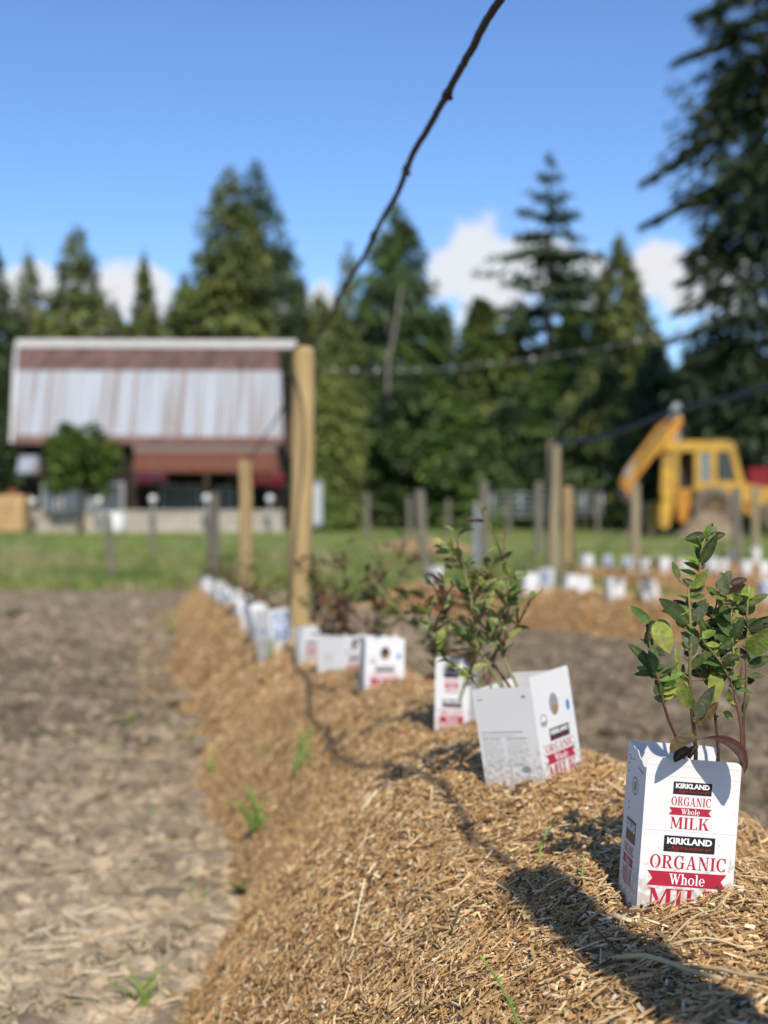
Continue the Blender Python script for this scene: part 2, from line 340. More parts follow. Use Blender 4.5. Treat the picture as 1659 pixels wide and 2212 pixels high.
t.links.new(ad.outputs[0], mp.inputs['Vector']); t.links.new(mp.outputs[0], va_.inputs['Vector'])
sc_ = t.nodes.new('ShaderNodeSeparateColor'); t.links.new(va_.outputs['Color'], sc_.inputs[0])
c1 = tramp(sc_.outputs['Red'], [(0.0, (0.09, 0.045, 0.018)), (0.35, (0.24, 0.125, 0.045)), (0.7, (0.36, 0.20, 0.08)), (1.0, (0.52, 0.34, 0.16))])
c2 = tramp(tnoise(2.2, 5), [(0.3, (0.95, 0.93, 0.92)), (0.7, (1.3, 1.3, 1.3))])
ml = t.nodes.new('ShaderNodeMix'); ml.data_type = 'RGBA'; ml.blend_type = 'MULTIPLY'; ml.inputs['Factor'].default_value = 1; t.links.new(c1, ml.inputs['A']); t.links.new(c2, ml.inputs['B'])
t.links.new(ml.outputs['Result'], b.inputs['Base Color'])
bmp = t.nodes.new('ShaderNodeBump'); bmp.inputs['Strength'].default_value = 0.8; bmp.inputs['Distance'].default_value = 0.008
t.links.new(sc_.outputs['Green'], bmp.inputs['Height']); t.links.new(bmp.outputs[0], b.inputs['Normal'])
def build_mound(r, ys, du):
    R = ROWS[r]; ys = np.array(ys); us = np.arange(-1.0, 1.001, du)
    Xm = R['sp'](ys)[:, None] + us[None, :]; Ym = np.repeat(ys[:, None], len(us), 1); Zm = top_z(Xm, Ym, r)
    n1, n2 = len(us), len(ys); ii = np.arange(n1 * n2).reshape(n2, n1)
    q = np.stack([ii[:-1, :-1], ii[:-1, 1:], ii[1:, 1:], ii[1:, :-1]], -1).reshape(-1, 4)
    o = link_mesh('mulch_ground', np_mesh('mulch_ground', np.stack([Xm, Ym, Zm], -1), q, mm, None, True)); tag(o, kind='structure')
build_mound(1, list(np.arange(-2.2, 0.9, 0.05)) + spaced(0.9, 3.2, 0.014, 0.02) + spaced(3.22, 15.0, 0.03, 0.09), 0.016)
build_mound(2, spaced(7.5, 15.3, 0.05, 0.06), 0.04)
build_mound(3, spaced(12.5, 18.5, 0.05, 0.06), 0.05)
build_mound(4, spaced(17, 21.3, 0.05, 0.06), 0.05)

# loose chips: real splinters, every one a small tapered box
rng = np.random.default_rng(7)
def normals(x, y, r):
    e = 0.012; zx = (top_z(x + e, y, r) - top_z(x - e, y, r)) / (2 * e); zy = (top_z(x, y + e, r) - top_z(x, y - e, r)) / (2 * e)
    n = np.stack([-zx, -zy, np.ones_like(zx)], -1); return n / np.linalg.norm(n, axis=1, keepdims=True)
def chips(n, y0, y1, ulim, lmean, wmean, r=1, heap=0.008, xr=0.30, fringe=0.0):
    y = y0 + (y1 - y0) * rng.random(n) ** 1.25; R = ROWS[r]
    x = R['sp'](y) + rng.uniform(-ulim, ulim, n) * R['w'](y)
    keep = (np.abs(x) < (xr - .025) * y + 0.07); x = x[keep]; y = y[keep]
    h, p = mound_h(x, y, r); uu = np.abs(x - R['sp'](y)) / R['w'](y); k2 = (p > 0.03) | (rng.random(len(x)) < fringe * np.clip(1.9 - uu, 0, 1) ** 2); x, y = x[k2], y[k2]
    n = len(x)
    nr = normals(x, y, r); z = np.maximum(top_z(x, y, r), ground_z(x, y))
    L = np.clip(rng.lognormal(math.log(lmean), 0.45, n), lmean * 0.35, lmean * 3.2); W = np.clip(rng.lognormal(math.log(wmean), 0.4, n), wmean * 0.4, wmean * 2.4); T = W * rng.uniform(0.2, 0.5, n)
    long_ = rng.random(n) < 0.04; W = np.where(long_, W * 0.6, W); L = np.where(long_, L * 1.9, L)
    yaw = rng.random(n) * 2 * math.pi; pit = rng.normal(0, 0.22, n); rol = rng.normal(0, 0.42, n)
    a = np.stack([np.cos(yaw), np.sin(yaw), np.zeros(n)], -1); a -= nr * (a * nr).sum(1, keepdims=True); a /= np.linalg.norm(a, axis=1, keepdims=True)
    bb = np.cross(nr, a)
    a2 = a * np.cos(pit)[:, None] + nr * np.sin(pit)[:, None]; n2 = np.cross(a2, bb)
    b2 = bb * np.cos(rol)[:, None] + n2 * np.sin(rol)[:, None]; n3 = np.cross(a2, b2)
    c = np.stack([x, y, z], -1) + nr * (rng.random(n) * heap + np.abs(np.sin(pit)) * L * 0.28)[:, None]
    t0 = rng.uniform(0.25, 1.0, n); t1 = rng.uniform(0.25, 1.0, n); sk = rng.uniform(-0.35, 0.35, n)
    V = np.empty((n, 8, 3))
    for i, (sa, sb, sn) in enumerate([(-1, -1, -1), (1, -1, -1), (1, 1, -1), (-1, 1, -1), (-1, -1, 1), (1, -1, 1), (1, 1, 1), (-1, 1, 1)]):
        tp = t0 if sa < 0 else t1
        V[:, i] = c + a2 * (L * 0.5 * (sa + sk * sb * 0.3))[:, None] + b2 * (W * 0.5 * sb * tp)[:, None] + n3 * (T * 0.5 * sn)[:, None]
    pal = np.array([(0.462, 0.281, 0.121), (0.594, 0.396, 0.182), (0.726, 0.539, 0.297), (0.341, 0.193, 0.077), (0.198, 0.110, 0.050), (0.528, 0.303, 0.116), (0.800, 0.660, 0.418), (0.094, 0.061, 0.036)])
    ci = pal[rng.choice(len(pal), n, p=[0.24, 0.22, 0.13, 0.14, 0.085, 0.09, 0.055, 0.04])] * rng.uniform(0.85, 1.15, (n, 1))
    base = (np.arange(n) * 8)[:, None, None]
    f = (np.array([(4, 5, 6, 7), (0, 1, 5, 4), (1, 2, 6, 5), (2, 3, 7, 6), (3, 0, 4, 7)])[None] + base).reshape(-1, 4)
    return V.reshape(-1, 3), f, np.repeat(ci, 8, 0)
def merge(parts):
    V = []; Fq = []; Cc = []; o = 0
    for v, f, c in parts: V.append(v); Fq.append(f + o); Cc.append(c); o += len(v)
    return np.concatenate(V), np.concatenate(Fq), np.concatenate(Cc)
v, f, c = merge([chips(330000, 0.9, 2.3, 1.35, 0.0066, 0.0020, heap=0.007, fringe=0.5), chips(26000, 0.9, 2.4, 1.1, 0.0115, 0.0026, heap=0.011, fringe=0.2), chips(3000, 0.9, 2.4, 1.0, 0.022, 0.0028, heap=0.012),
                 chips(230000, 2.1, 5.0, 1.4, 0.0078, 0.0024, heap=0.007, fringe=0.45), chips(74000, 4.8, 14.3, 1.4, 0.016, 0.0050, fringe=0.35),
                 chips(14000, 8, 15.0, 0.98, 0.03, 0.010, r=2), chips(8000, 13, 18.2, 0.98, 0.035, 0.012, r=3)])
o = link_mesh('wood_chips', np_mesh('wood_chips', v, f, M_CHIP, c)); tag(o, 'tan and brown splintered wood chips covering the planted mounds', 'wood chips', kind='stuff')

# clods of soil and bits of straw on the field
def clods(n, y0, y1, s0, s1, xr=(-0.31, 0.1)):
    y = y0 + (y1 - y0) * rng.random(n) ** 1.5; x = rng.uniform(xr[0], xr[1], n) * y + rng.uniform(-0.2, 0.2, n)
    k = (mound_h(x, y, 1)[1] < 0.04) & (mound_h(x, y, 2)[1] < 0.04); x, y = x[k], y[k]; n = len(x)
    base = np.array([(0, 0, -1), (0.72, -0.53, -0.45), (-0.28, -0.85, -0.45), (-0.89, 0, -0.45), (-0.28, 0.85, -0.45), (0.72, 0.53, -0.45), (0.28, -0.85, 0.45), (-0.72, -0.53, 0.45), (-0.72, 0.53, 0.45), (0.28, 0.85, 0.45), (0.89, 0, 0.45), (0, 0, 1)], float)
    fc = np.array([(0, 1, 2), (1, 0, 5), (0, 2, 3), (0, 3, 4), (0, 4, 5), (1, 5, 10), (2, 1, 6), (3, 2, 7), (4, 3, 8), (5, 4, 9), (1, 10, 6), (2, 6, 7), (3, 7, 8), (4, 8, 9), (5, 9, 10), (6, 10, 11), (7, 6, 11), (8, 7, 11), (9, 8, 11), (10, 9, 11)])
    s = np.clip(rng.lognormal(math.log(s0), 0.6, n), s0 * 0.4, s1)
    yaw = rng.random(n) * 6.283; Rm = np.zeros((n, 3, 3)); Rm[:, 0, 0] = np.cos(yaw); Rm[:, 0, 1] = -np.sin(yaw); Rm[:, 1, 0] = np.sin(yaw); Rm[:, 1, 1] = np.cos(yaw); Rm[:, 2, 2] = 1
    V = base[None] * rng.uniform(0.6, 1.25, (n, 12, 1)) * np.stack([s * rng.uniform(0.8, 1.5, n), s, s * rng.uniform(0.45, 0.8, n)], -1)[:, None]
    V = np.einsum('nij,nkj->nki', Rm, V) + np.stack([x, y, ground_z(x, y) + s * 0.12], -1)[:, None]
    dk = np.clip(sstep(2.4, 5.5, y) * .75 + sstep(.25, .8, x) * .9, 0, 1)[:, None]; cc = (np.array([(.45, .355, .235)]) * (1 - dk) + np.array([(.24, .188, .127)]) * dk) * rng.uniform(.55, 1.3, (n, 1))
    return V.reshape(-1, 3), (fc[None] + (np.arange(n) * 12)[:, None, None]).reshape(-1, 3), np.repeat(cc, 12, 0)
v, f, c = merge([clods(80000, 1.9, 5.0, 0.0055, 0.03), clods(7000, 1.9, 5.0, 0.012, 0.03), clods(150, 1.9, 5.0, 0.022, 0.05), clods(9000, 4.5, 14, 0.012, 0.07), clods(9000, 10, 18, 0.016, 0.07), clods(22000, 2.4, 13, 0.011, 0.05, (0.02, 0.32))])
o = link_mesh('soil_clods', np_mesh('soil_clods', v, f, M_CLOD, c)); tag(o, 'crumbled pale brown clods on the bare field', 'soil clods', kind='stuff')
def straws(n, y0, y1, clump):
    yc = rng.uniform(y0, y1, clump); xc = rng.uniform(-0.3, -0.08, clump) * yc; k = rng.integers(0, clump, n); ang = rng.random(clump) * 3.14
    y = yc[k] + rng.normal(0, 0.10, n); x = xc[k] + rng.normal(0, 0.13, n); keep = mound_h(x, y, 1)[1] < 0.12; x, y, k = x[keep], y[keep], k[keep]; n = len(x)
    L = rng.uniform(0.02, 0.10, n); W = rng.uniform(0.0010, 0.0026, n); a = ang[k] + rng.normal(0, 0.9, n); z = ground_z(x, y) + rng.uniform(0.004, 0.025, n); pit = rng.normal(0, 0.16, n)
    d = np.stack([np.cos(a) * np.cos(pit), np.sin(a) * np.cos(pit), np.sin(pit)], -1); s_ = np.stack([-np.sin(a), np.cos(a), 0 * a], -1); up = np.array([0, 0, 1.0])
    c0 = np.stack([x, y, z], -1); V = np.empty((n, 6, 3))
    for i, (e, q, u) in enumerate([(-1, -1, 0), (-1, 1, 0), (-1, 0, 1), (1, -1, 0), (1, 1, 0), (1, 0, 1)]):
        V[:, i] = c0 + d * (L * 0.5 * e)[:, None] + s_ * (W * q)[:, None] + up * (W * 1.2 * u)[:, None]
    f = (np.array([(0, 2, 5, 3), (2, 1, 4, 5)])[None] + (np.arange(n) * 6)[:, None, None]).reshape(-1, 4)
    return V.reshape(-1, 3), f, np.repeat(np.array([(0.52, 0.44, 0.28)]) * rng.uniform(0.5, 1.2, (n, 1)), 6, 0)
v, f, c = merge([straws(300, 2.2, 3.6, 9), straws(110, 4, 8, 9)])
o = link_mesh('straw_litter', np_mesh('straw_litter', v, f, M_STRAW, c)); tag(o, 'pale dry straw scattered over the soil beside the mound', 'straw', kind='stuff')

# grass
def blades(n, fx, y0, y1, h0, h1, wid, pal, pw=1.0):
    y = y0 + (y1 - y0) * rng.random(n) ** pw; x = fx(y, n); keep = np.ones(n, bool)
    for r in (1, 2, 3, 4): keep &= mound_h(x, y, r)[1] < 0.05
    x, y = x[keep], y[keep]; n = len(x); pt = np.clip(0.55 + 0.75 * fbm(x, y, 1.6, 88, 3), 0.1, 1.25)
    h = rng.uniform(h0, h1, n) * pt; a = rng.random(n) * 6.283; le = rng.uniform(0.1, 0.6, n) * h; la = rng.random(n) * 6.283
    w_ = wid * rng.uniform(0.6, 1.3, n); b0 = np.stack([x, y, ground_z(x, y) - 0.01], -1); s_ = np.stack([np.cos(a), np.sin(a), 0 * a], -1) * (w_ / 2)[:, None]
    ld = np.stack([np.cos(la), np.sin(la), 0 * la], -1); up = np.array([0, 0, 1.0])
    mid = b0 + up * (h * 0.6)[:, None] + ld * (le * 0.35)[:, None]; tip = b0 + up * h[:, None] + ld * le[:, None]
    V = np.stack([b0 - s_, b0 + s_, mid - s_ * 0.8, mid + s_ * 0.8, tip - s_ * 0.1, tip + s_ * 0.1], 1)
    f = (np.array([(0, 1, 3, 2), (2, 3, 5, 4)])[None] + (np.arange(n) * 6)[:, None, None]).reshape(-1, 4)
    pal = np.array(pal); pi = np.clip(((0.5 + 0.9 * fbm(x, y, 1.1, 99, 3)) * len(pal) + rng.normal(0, 0.7, n)).astype(int), 0, len(pal) - 1)
    return V.reshape(-1, 3), f, np.repeat(pal[pi] * rng.uniform(0.75, 1.25, (n, 1)), 6, 0)
GP = [(0.112, 0.188, 0.037), (0.188, 0.263, 0.057), (0.263, 0.312, 0.088), (0.362, 0.350, 0.144), (0.450, 0.400, 0.213)]
v, f, c = merge([blades(30000, lambda y, n: rng.uniform(-0.29, -0.02, n) * y, 17.8, 25, 0.20, 0.62, 0.016, GP, 1.0),
                 blades(22000, lambda y, n: rng.uniform(-0.03, 0.29, n) * y, 15.6, 27, 0.14, 0.46, 0.016, GP, 1.2),
                 blades(24000, lambda y, n: rng.uniform(-0.30, 0.30, n) * y, 24, 60, 0.06, 0.16, 0.035, GP[:4], 1.3)])
o = link_mesh('grass', np_mesh('grass', v, f, M_GRASS, c)); tag(o, 'rough green grass growing between the plot and the barn', 'grass', kind='stuff')
# ------------------------------------------------------------------ lettering
def ring(cx, cy, rx, ry, tx, ty, a0=0, a1=360, n=28):
    k = max(4, int(n * abs(a1 - a0) / 360)); V = []; Fc = []
    for i in range(k + 1):
        a = math.radians(a0 + (a1 - a0) * i / k); ca, sa = math.cos(a), math.sin(a)
        V += [(cx + rx * ca, cy + ry * sa), (cx + (rx - tx) * ca, cy + (ry - ty) * sa)]
    Fc = [(2 * i, 2 * i + 2, 2 * i + 3, 2 * i + 1) for i in range(k)]
    return V, Fc
def quad(*p): return list(p), [tuple(range(len(p)))]
def rect(x0, y0, x1, y1): return quad((x0, y0), (x1, y0), (x1, y1), (x0, y1))
def ser(x0, x1, y, up): return rect(x0, y if up else y - 0.055, x1, y + 0.055 if up else y)
TH, TN = 0.19, 0.07
def glyph(ch):
    if ch == 'O': return [ring(.42, .5, .42, .52, TH, .06)], .84
    if ch == 'C': return [ring(.42, .5, .42, .52, TH, .06, 48, 312), rect(.62, .66, .72, 1.0), rect(.62, 0.02, .69, .24)], .76
    if ch == 'G': return [ring(.42, .5, .42, .52, TH, .06, 48, 318), rect(.62, .66, .72, 1.0), rect(.58, 0.02, .76, .44), ser(.46, .84, .44, True)], .84
    if ch == 'R': return [rect(.10, 0, .10 + TH, 1), ser(0, .40, 0, True), rect(0, .945, .42, 1.0), rect(.28, .475, .44, .53), ring(.40, .737, .32, .263, TH, .055, -90, 90), quad((.34, .5), (.50, .5), (.84, 0), (.62, 0)), ser(.60, .88, 0, True)], .86
    if ch == 'A': return [quad((.08, 0), (.16, 0), (.46, 1), (.38, 1)), quad((.58, 0), (.78, 0), (.50, 1.02), (.36, 1.02)), rect(.22, .28, .64, .345), ser(-.02, .26, 0, True), ser(.48, .88, 0, True)], .86
    if ch == 'N': return [rect(.11, 0, .11 + TN, 1), rect(.68, 0, .68 + TN, 1), quad((.06, 1), (.28, 1), (.75, 0), (.60, 0)), ser(0, .29, 0, True), rect(0, .945, .20, 1), rect(.57, .945, .86, 1)], .86
    if ch == 'I': return [rect(.10, 0, .10 + TH, 1), ser(0, .39, 0, True), rect(0, .945, .39, 1)], .39
    if ch == 'M': return [rect(.11, 0, .11 + TN, 1), rect(.80, 0, .80 + TH, 1), quad((.06, 1), (.28, 1), (.59, .08), (.46, .08)), quad((.46, .08), (.56, .08), (.86, 1), (.78, 1)), ser(0, .29, 0, True), ser(.70, 1.09, 0, True), rect(0, .945, .20, 1), rect(.85, .945, 1.09, 1)], 1.09
    if ch == 'L': return [rect(.10, 0, .10 + TH, 1), ser(0, .68, 0, True), rect(0, .945, .39, 1), quad((.58, 0), (.70, 0), (.72, .30), (.66, .30))], .72
    if ch == 'K': return [rect(.10, 0, .10 + TH, 1), ser(0, .39, 0, True), rect(0, .945, .39, 1), quad((.28, .42), (.36, .42), (.76, .96), (.66, .96)), quad((.38, .60), (.52, .66), (.90, 0), (.64, 0)), ser(.58, .94, 0, True), rect(.56, .945, .86, 1)], .92
    if ch == 'W': return [quad((.06, 1), (.26, 1), (.46, 0), (.34, 0)), quad((.34, 0), (.42, 0), (.64, .95), (.56, .95)), quad((.44, 1), (.64, 1), (.84, 0), (.72, 0)), quad((.72, 0), (.80, 0), (1.06, 1), (.98, 1)), rect(-.02, .945, .36, 1), rect(.42, .945, .72, 1), rect(.90, .945, 1.14, 1)], 1.1
    if ch == 'h': return [rect(.08, 0, .08 + .15, 1.02), ser(0, .30, 0, True), ring(.33, .46, .22, .24, .15, .07, 0, 150), rect(.40, 0, .55, .47), ser(.34, .62, 0, True), rect(0, .97, .16, 1.02)], .62
    if ch == 'o': return [ring(.30, .33, .30, .36, .15, .055)], .60
    if ch == 'l': return [rect(.08, 0, .08 + .15, 1.02), ser(0, .31, 0, True), rect(0, .97, .16, 1.02)], .31
    if ch == 'e': return [ring(.28, .33, .28, .36, .15, .055, 0, 318), rect(.10, .30, .56, .36)], .56
    return [], .35
def word(txt, gap=0.09):
    x = 0; out = []
    for ch in txt:
        gl, wd = glyph(ch)
        for V, Fc in gl: out.append(([(p[0] + x, p[1]) for p in V], Fc))
        x += wd + gap
    return out, x - gap
def fit(shapes, wd, u0, u1, v0, v1):                   # into the box u0..u1 (right), v0 (top)..v1 (bottom), millimetres on the face
    return [([(u0 + p[0] / wd * (u1 - u0), v1 - p[1] * (v1 - v0)) for p in V], Fc) for V, Fc in shapes]
def ftext(txt, u0, u1, v0, v1, bold=0.035, shear=0.0):   # built-in sans letters, as outlines turned into faces
    cu = bpy.data.curves.new('letters', 'FONT'); cu.body = txt; cu.size = 1.0; cu.offset = bold; cu.shear = shear; cu.resolution_u = 3
    ob = bpy.data.objects.new('letters', cu); COL.objects.link(ob)
    dg = bpy.context.evaluated_depsgraph_get(); me = bpy.data.meshes.new_from_object(ob.evaluated_get(dg))
    V = [v.co.copy() for v in me.vertices]; Fc = [tuple(p.vertices) for p in me.polygons]
    bpy.data.objects.remove(ob); bpy.data.meshes.remove(me); bpy.data.curves.remove(cu)
    xs = [v.x for v in V]; ys = [v.y for v in V]; xa, xb, ya, yb = min(xs), max(xs), min(ys), max(ys)
    return [([(u0 + (v.x - xa) / (xb - xa) * (u1 - u0), v1 - (v.y - ya) / (yb - ya) * (v1 - v0)) for v in V], Fc)]
def ribbon(u0, u1, v0, v1, notch=5.0):
    m = (v0 + v1) / 2
    return [([(u0, v0), (u1, v0), (u1 - notch, m), (u1, v1), (u0, v1), (u0 + notch, m)], [(0, 5, 2, 1), (5, 4, 3, 2)])]
def ellipse(cu_, cv, ru, rv, n=20):
    return [([(cu_ + ru * math.cos(2 * math.pi * i / n), cv + rv * math.sin(2 * math.pi * i / n)) for i in range(n)], [tuple(range(n))])]
def box2(u0, v0, u1, v1): return [rect(u0, v0, u1, v1)]
def rng_ring(cu_, cv, ru, rv, tk): return [ring(cu_, cv, ru, rv, tk, tk)]

FACES = {'front': lambda w, h: (Vector((-w / 2, -w / 2, h)), Vector((1, 0, 0)), Vector((0, -1, 0))),
         'left': lambda w, h: (Vector((-w / 2, w / 2, h)), Vector((0, -1, 0)), Vector((-1, 0, 0))),
         'right': lambda w, h: (Vector((w / 2, -w / 2, h)), Vector((0, 1, 0)), Vector((1, 0, 0)))}
def decal(name, face, w, h, shapes, m, lift, parent):
    O, U, Nn = FACES[face](w, h); mb = MB()
    for k, (V, Fc) in enumerate(shapes):
        l = lift + 0.00002 * (k % 3)
        pts = [O + U * (p[0] / 1000) + Vector((0, 0, -1)) * (p[1] / 1000) + Nn * l for p in V]
        # keep the printed side facing outwards
        nn = Vector((0, 0, 0))
        f0 = Fc[0]; a, b_, c_ = pts[f0[0]], pts[f0[1]], pts[f0[2]]; nn = (b_ - a).cross(c_ - a)
        F2 = [tuple(reversed(f)) for f in Fc] if nn.dot(Nn) < 0 else Fc
        mb.add(pts, F2)
    return mb.build(name, m, parent)

# ------------------------------------------------------------------ cartons
def panel(mb, pts, nrm, th=0.0009):
    n = len(pts); nrm = Vector(nrm); q = [Vector(p) for p in pts]; V = q + [p - nrm * th for p in q]
    mb.add(V, [tuple(range(n)), tuple(range(2 * n - 1, n - 1, -1))] + [(i, i + n, (i + 1) % n + n, (i + 1) % n) for i in range(n)])
def rounded(u0, u1, top, bot, r):
    o = [(u0, bot)]
    for i in range(6): a = math.pi - math.pi / 2 * i / 5; o.append((u0 + r + r * math.cos(a), top - r + r * math.sin(a)))
    for i in range(6): a = math.pi / 2 - math.pi / 2 * i / 5; o.append((u1 - r + r * math.cos(a), top - r + r * math.sin(a)))
    o.append((u1, bot)); return o
def sleeve(root, w, tops, bot=-0.09, torn=False, rr=0.006, crease=()):
    """four board panels; tops = heights of front, right, back, left"""
    hw = w / 2; fr, ri, ba, le = tops; mb = MB(); g = 0.0004
    rd = lambda t, r_: rounded(-hw, hw, t, bot, r_)
    panel(mb, [(a, -hw, z) for a, z in rounded(-hw, hw, fr, bot, rr)][::-1], (0, -1, 0))
    panel(mb, [(hw, a, z) for a, z in rounded(-hw + g, hw - g, ri, bot, rr)][::-1], (1, 0, 0))
    panel(mb, [(a, hw, z) for a, z in rounded(-hw, hw, ba, bot, rr)], (0, 1, 0))
    if torn:                            # torn, scalloped top on the left panel, highest at the back
        zs = [(hw - g, le), (hw * .7, le - .001), (hw * .35, le - .0035), (0, le - .005), (-hw * .3, le - .010), (-hw * .55, le - .013), (-hw * .75, le - .0155), (-hw * .9, le - .0165), (-hw + g, le - .0155)]
        pts = [(-hw, hw - g, bot)] + [(-hw, y, z + (0.0007 if i % 2 else -0.0005)) for i, (y, z) in enumerate(zs)] + [(-hw, -hw + g, bot)]
        panel(mb, pts, (-1, 0, 0))
    else:
        panel(mb, [(-hw, a, z) for a, z in rounded(-hw + g, hw - g, le, bot, rr)], (-1, 0, 0))
    for z in crease:                    # pressed fold lines
        mb.box((-hw + .001, -hw - .00035, z - .00035), (hw - .001, -hw - .00005, z + .00035))
    return mb.build('board_sleeve', M_CARD, root)
def brand_block(face, w, h, root, u0, u1, v0, v1, script=True, blk=None, small=False):
    decal('printed_block', face, w, h, box2(u0, v0, u1, v1), blk or M_BLACK, .00012, root)
    du, dv = u1 - u0, v1 - v0
    decal('white_lettering', face, w, h, ftext('KIRKLAND', u0 + du * .06, u1 - du * .06, v0 + dv * .12, v0 + dv * .52, 0.045), M_WHITE, .00026, root)
    if script: decal('script_lettering', face, w, h, ftext('Signature', u0 + du * .09, u1 - du * .07, v0 + dv * .60, v0 + dv * .92, -0.012, 0.8), M_SCRIPT, .00026, root)
def milk_block(face, w, h, root, u0, u1, v, m=None, ins=2.0):
    m = m or M_RED
    sh = []
    s_, wd = word('ORGANIC'); sh += fit(s_, wd, u0 + ins * .0, u1 - ins * .0, v[0], v[1])
    s_, wd = word('MILK', .07); sh += fit(s_, wd, u0 + ins * .2, u1 - ins * .2, v[4], v[5])
    decal('red_lettering', face, w, h, sh, m, .00012, root)
    decal('red_ribbon', face, w, h, ribbon(u0 - ins, u1 + ins * .7, v[2], v[3], (u1 - u0) * .075), m, .00012, root)
    s_, wd = word('Whole', .07); c = (u0 + u1) / 2; hw = (u1 - u0) * .235; hh = v[3] - v[2]
    decal('white_lettering', face, w, h, fit(s_, wd, c - hw, c + hw, v[2] + hh * .13, v[3] - hh * .15), M_WHITE, .00026, root)
def emblems(face, w, h, root, v, oval=True, dark=None):
    """round seals printed above the brand block of the narrow face"""
    if oval:
        decal('oval_seal', face, w, h, ellipse(48, v, 11, 15), dark or M_GREY, .00012, root)
        decal('oval_seal', face, w, h, ellipse(50, v + 7, 6, 6.5), M_GOLD, .00024, root)
    decal('round_seal', face, w, h, rng_ring(19, v + 17, 8.5, 8.5, 1.6) + box2(12.2, v + 18, 25.8, v + 23), M_GREY, .00012, root)
    decal('blue_mark', face, w, h, ellipse(81, v + 7, 4.5, 7.5), M_BLUE, .00012, root)
def small_print(face, w, h, root, v0, v1, u0=8, u1=86, seed=1):
    r = random.Random(seed); sh = []
    v = v0; row = 0
    while v < v1:
        th = 2.6 if row in (0, 2) else 1.1
        segs = [(u0, u0 + (u1 - u0) * .46), (u0 + (u1 - u0) * .52, u1)] if row > 1 else [(u0, u1 - 4)]
        for a, b_ in segs:
            x = a
            e = b_ - r.uniform(0, (b_ - a) * .3)
            while x < e:
                l = r.uniform(2.0, 6.5); sh += box2(x, v, min(x + l, e), v + th * .72); x += l + 1.1
        v += th + r.uniform(1.6, 2.6); row += 1
    decal('small_print', face, w, h, sh, M_GREY, .00012, root)
def place(root, x, y, z, yaw, lean, pitch=0.0):
    root.matrix_world = Matrix.Translation((x, y, z)) @ Matrix.Rotation(math.radians(lean), 4, 'Y') @ Matrix.Rotation(math.radians(pitch), 4, 'X') @ Matrix.Rotation(math.radians(yaw), 4, 'Z')

# nearest carton: seen front-on, printed front and shaded left side
W1 = 0.0945; c1 = empty('milk_carton'); tag(c1, 'nearest white milk carton, large and in focus, its printed front facing the viewer', 'milk carton', 'milk cartons sheltering the bushes')
H1 = 0.134
sleeve(c1, W1, (H1, H1 - .012, H1 + .003, H1 + .004), torn=True, crease=(H1 - .0065, H1 - .0175, H1 - .071))
brand_block('front', W1, H1, c1, 28, 66.5, 22.5, 35)
milk_block('front', W1, H1, c1, 27, 66.5, (37.5, 46, 48, 55.5, 57.5, 69))
brand_block('front', W1, H1, c1, 22.5, 73.5, 76, 92)
milk_block('front', W1, H1, c1, 10, 86, (95.5, 108.5, 111.5, 126, 128.5, 147))
brand_block('left', W1, H1 + .004, c1, 20, 66, 76, 99, False, M_BROWN)
milk_block('left', W1, H1 + .004, c1, 16, 62, (102, 112, 114, 123, 125, 142), ins=3)
decal('round_seal', 'left', W1, H1 + .004, rng_ring(48, 41, 15, 9.5, 2.2) + ellipse(48, 41, 8, 5), M_GREY, .00012, c1)
decal('small_print', 'left', W1, H1 + .004, [s for i, (u, v) in enumerate([(10, 14), (18, 16), (30, 15), (9, 22), (11, 30), (60, 20), (66, 21), (72, 21.5), (78, 22), (20, 60), (24, 66)]) for s in box2(u, v, u + 4.5, v + 1.6)], M_BLACK, .00012, c1)
C1 = P(1456, 1935, 1.455); place(c1, C1.x, C1.y, .4365, 1.8, 4.4, -1.0); c1.matrix_world = c1.matrix_world @ Matrix.Scale(.957, 4)

def carton(px, py, d, w, tops, yaw, lean, label, pitch=0, rr=.004, name='milk_carton', group='milk cartons sheltering the bushes', zoff=0):
    o = empty(name); tag(o, label, 'milk carton', group)
    p = P(px, py, d); o['_w'] = w
    del o['_w']
    sleeve(o, w, tops, rr=rr)
    place(o, p.x, p.y, p.z + zoff, yaw, lean, pitch)
    return o
# second: two faces, tall right flap, small print on the left face
c2 = carton(1152, 1660, 2.0, W1, (.118, .130, .124, .116), -39, -8.5, 'tilted white carton with small grey print, leaning left beside the nearest carton')
small_print('front', W1, .118, c2, 58, 104, 6, 80, 4)
decal('round_seal', 'front', W1, .116, ellipse(70, 107, 7.5, 4.5), M_GREY, .00012, c2)
decal('small_print', 'front', W1, .116, box2(6, 12, 15, 13.6) + box2(78, 9, 84, 12.5), M_GREY, .00012, c2)
emblems('right', W1, .130, c2, 44)
brand_block('right', W1, .130, c2, 28, 76, 74, 90, True)
milk_block('right', W1, .130, c2, 14, 82, (93, 104, 106, 119, 121, 142))
# third: narrow carton, corner towards the viewer
c3 = carton(985, 1570, 2.72, 0.064, (.128, .132, .126, .127), -17, 1.0, 'narrow white carton standing upright with dark shadow on its left', pitch=-2)
brand_block('front', 0.064, .128, c3, 18, 44, 22, 37, True, M_BLACK)
milk_block('front', 0.064, .128, c3, 18, 44, (39, 46, 47.5, 54, 55.5, 64), ins=1)
brand_block('front', 0.064, .128, c3, 14, 50, 76, 90, True, M_BLACK)
milk_block('front', 0.064, .128, c3, 9, 55, (93, 104, 106, 118, 120, 136), ins=1.5)
decal('oval_seal', 'right', 0.064, .132, rng_ring(34, 66, 12, 24, 2), M_GREY, .00012, c3)
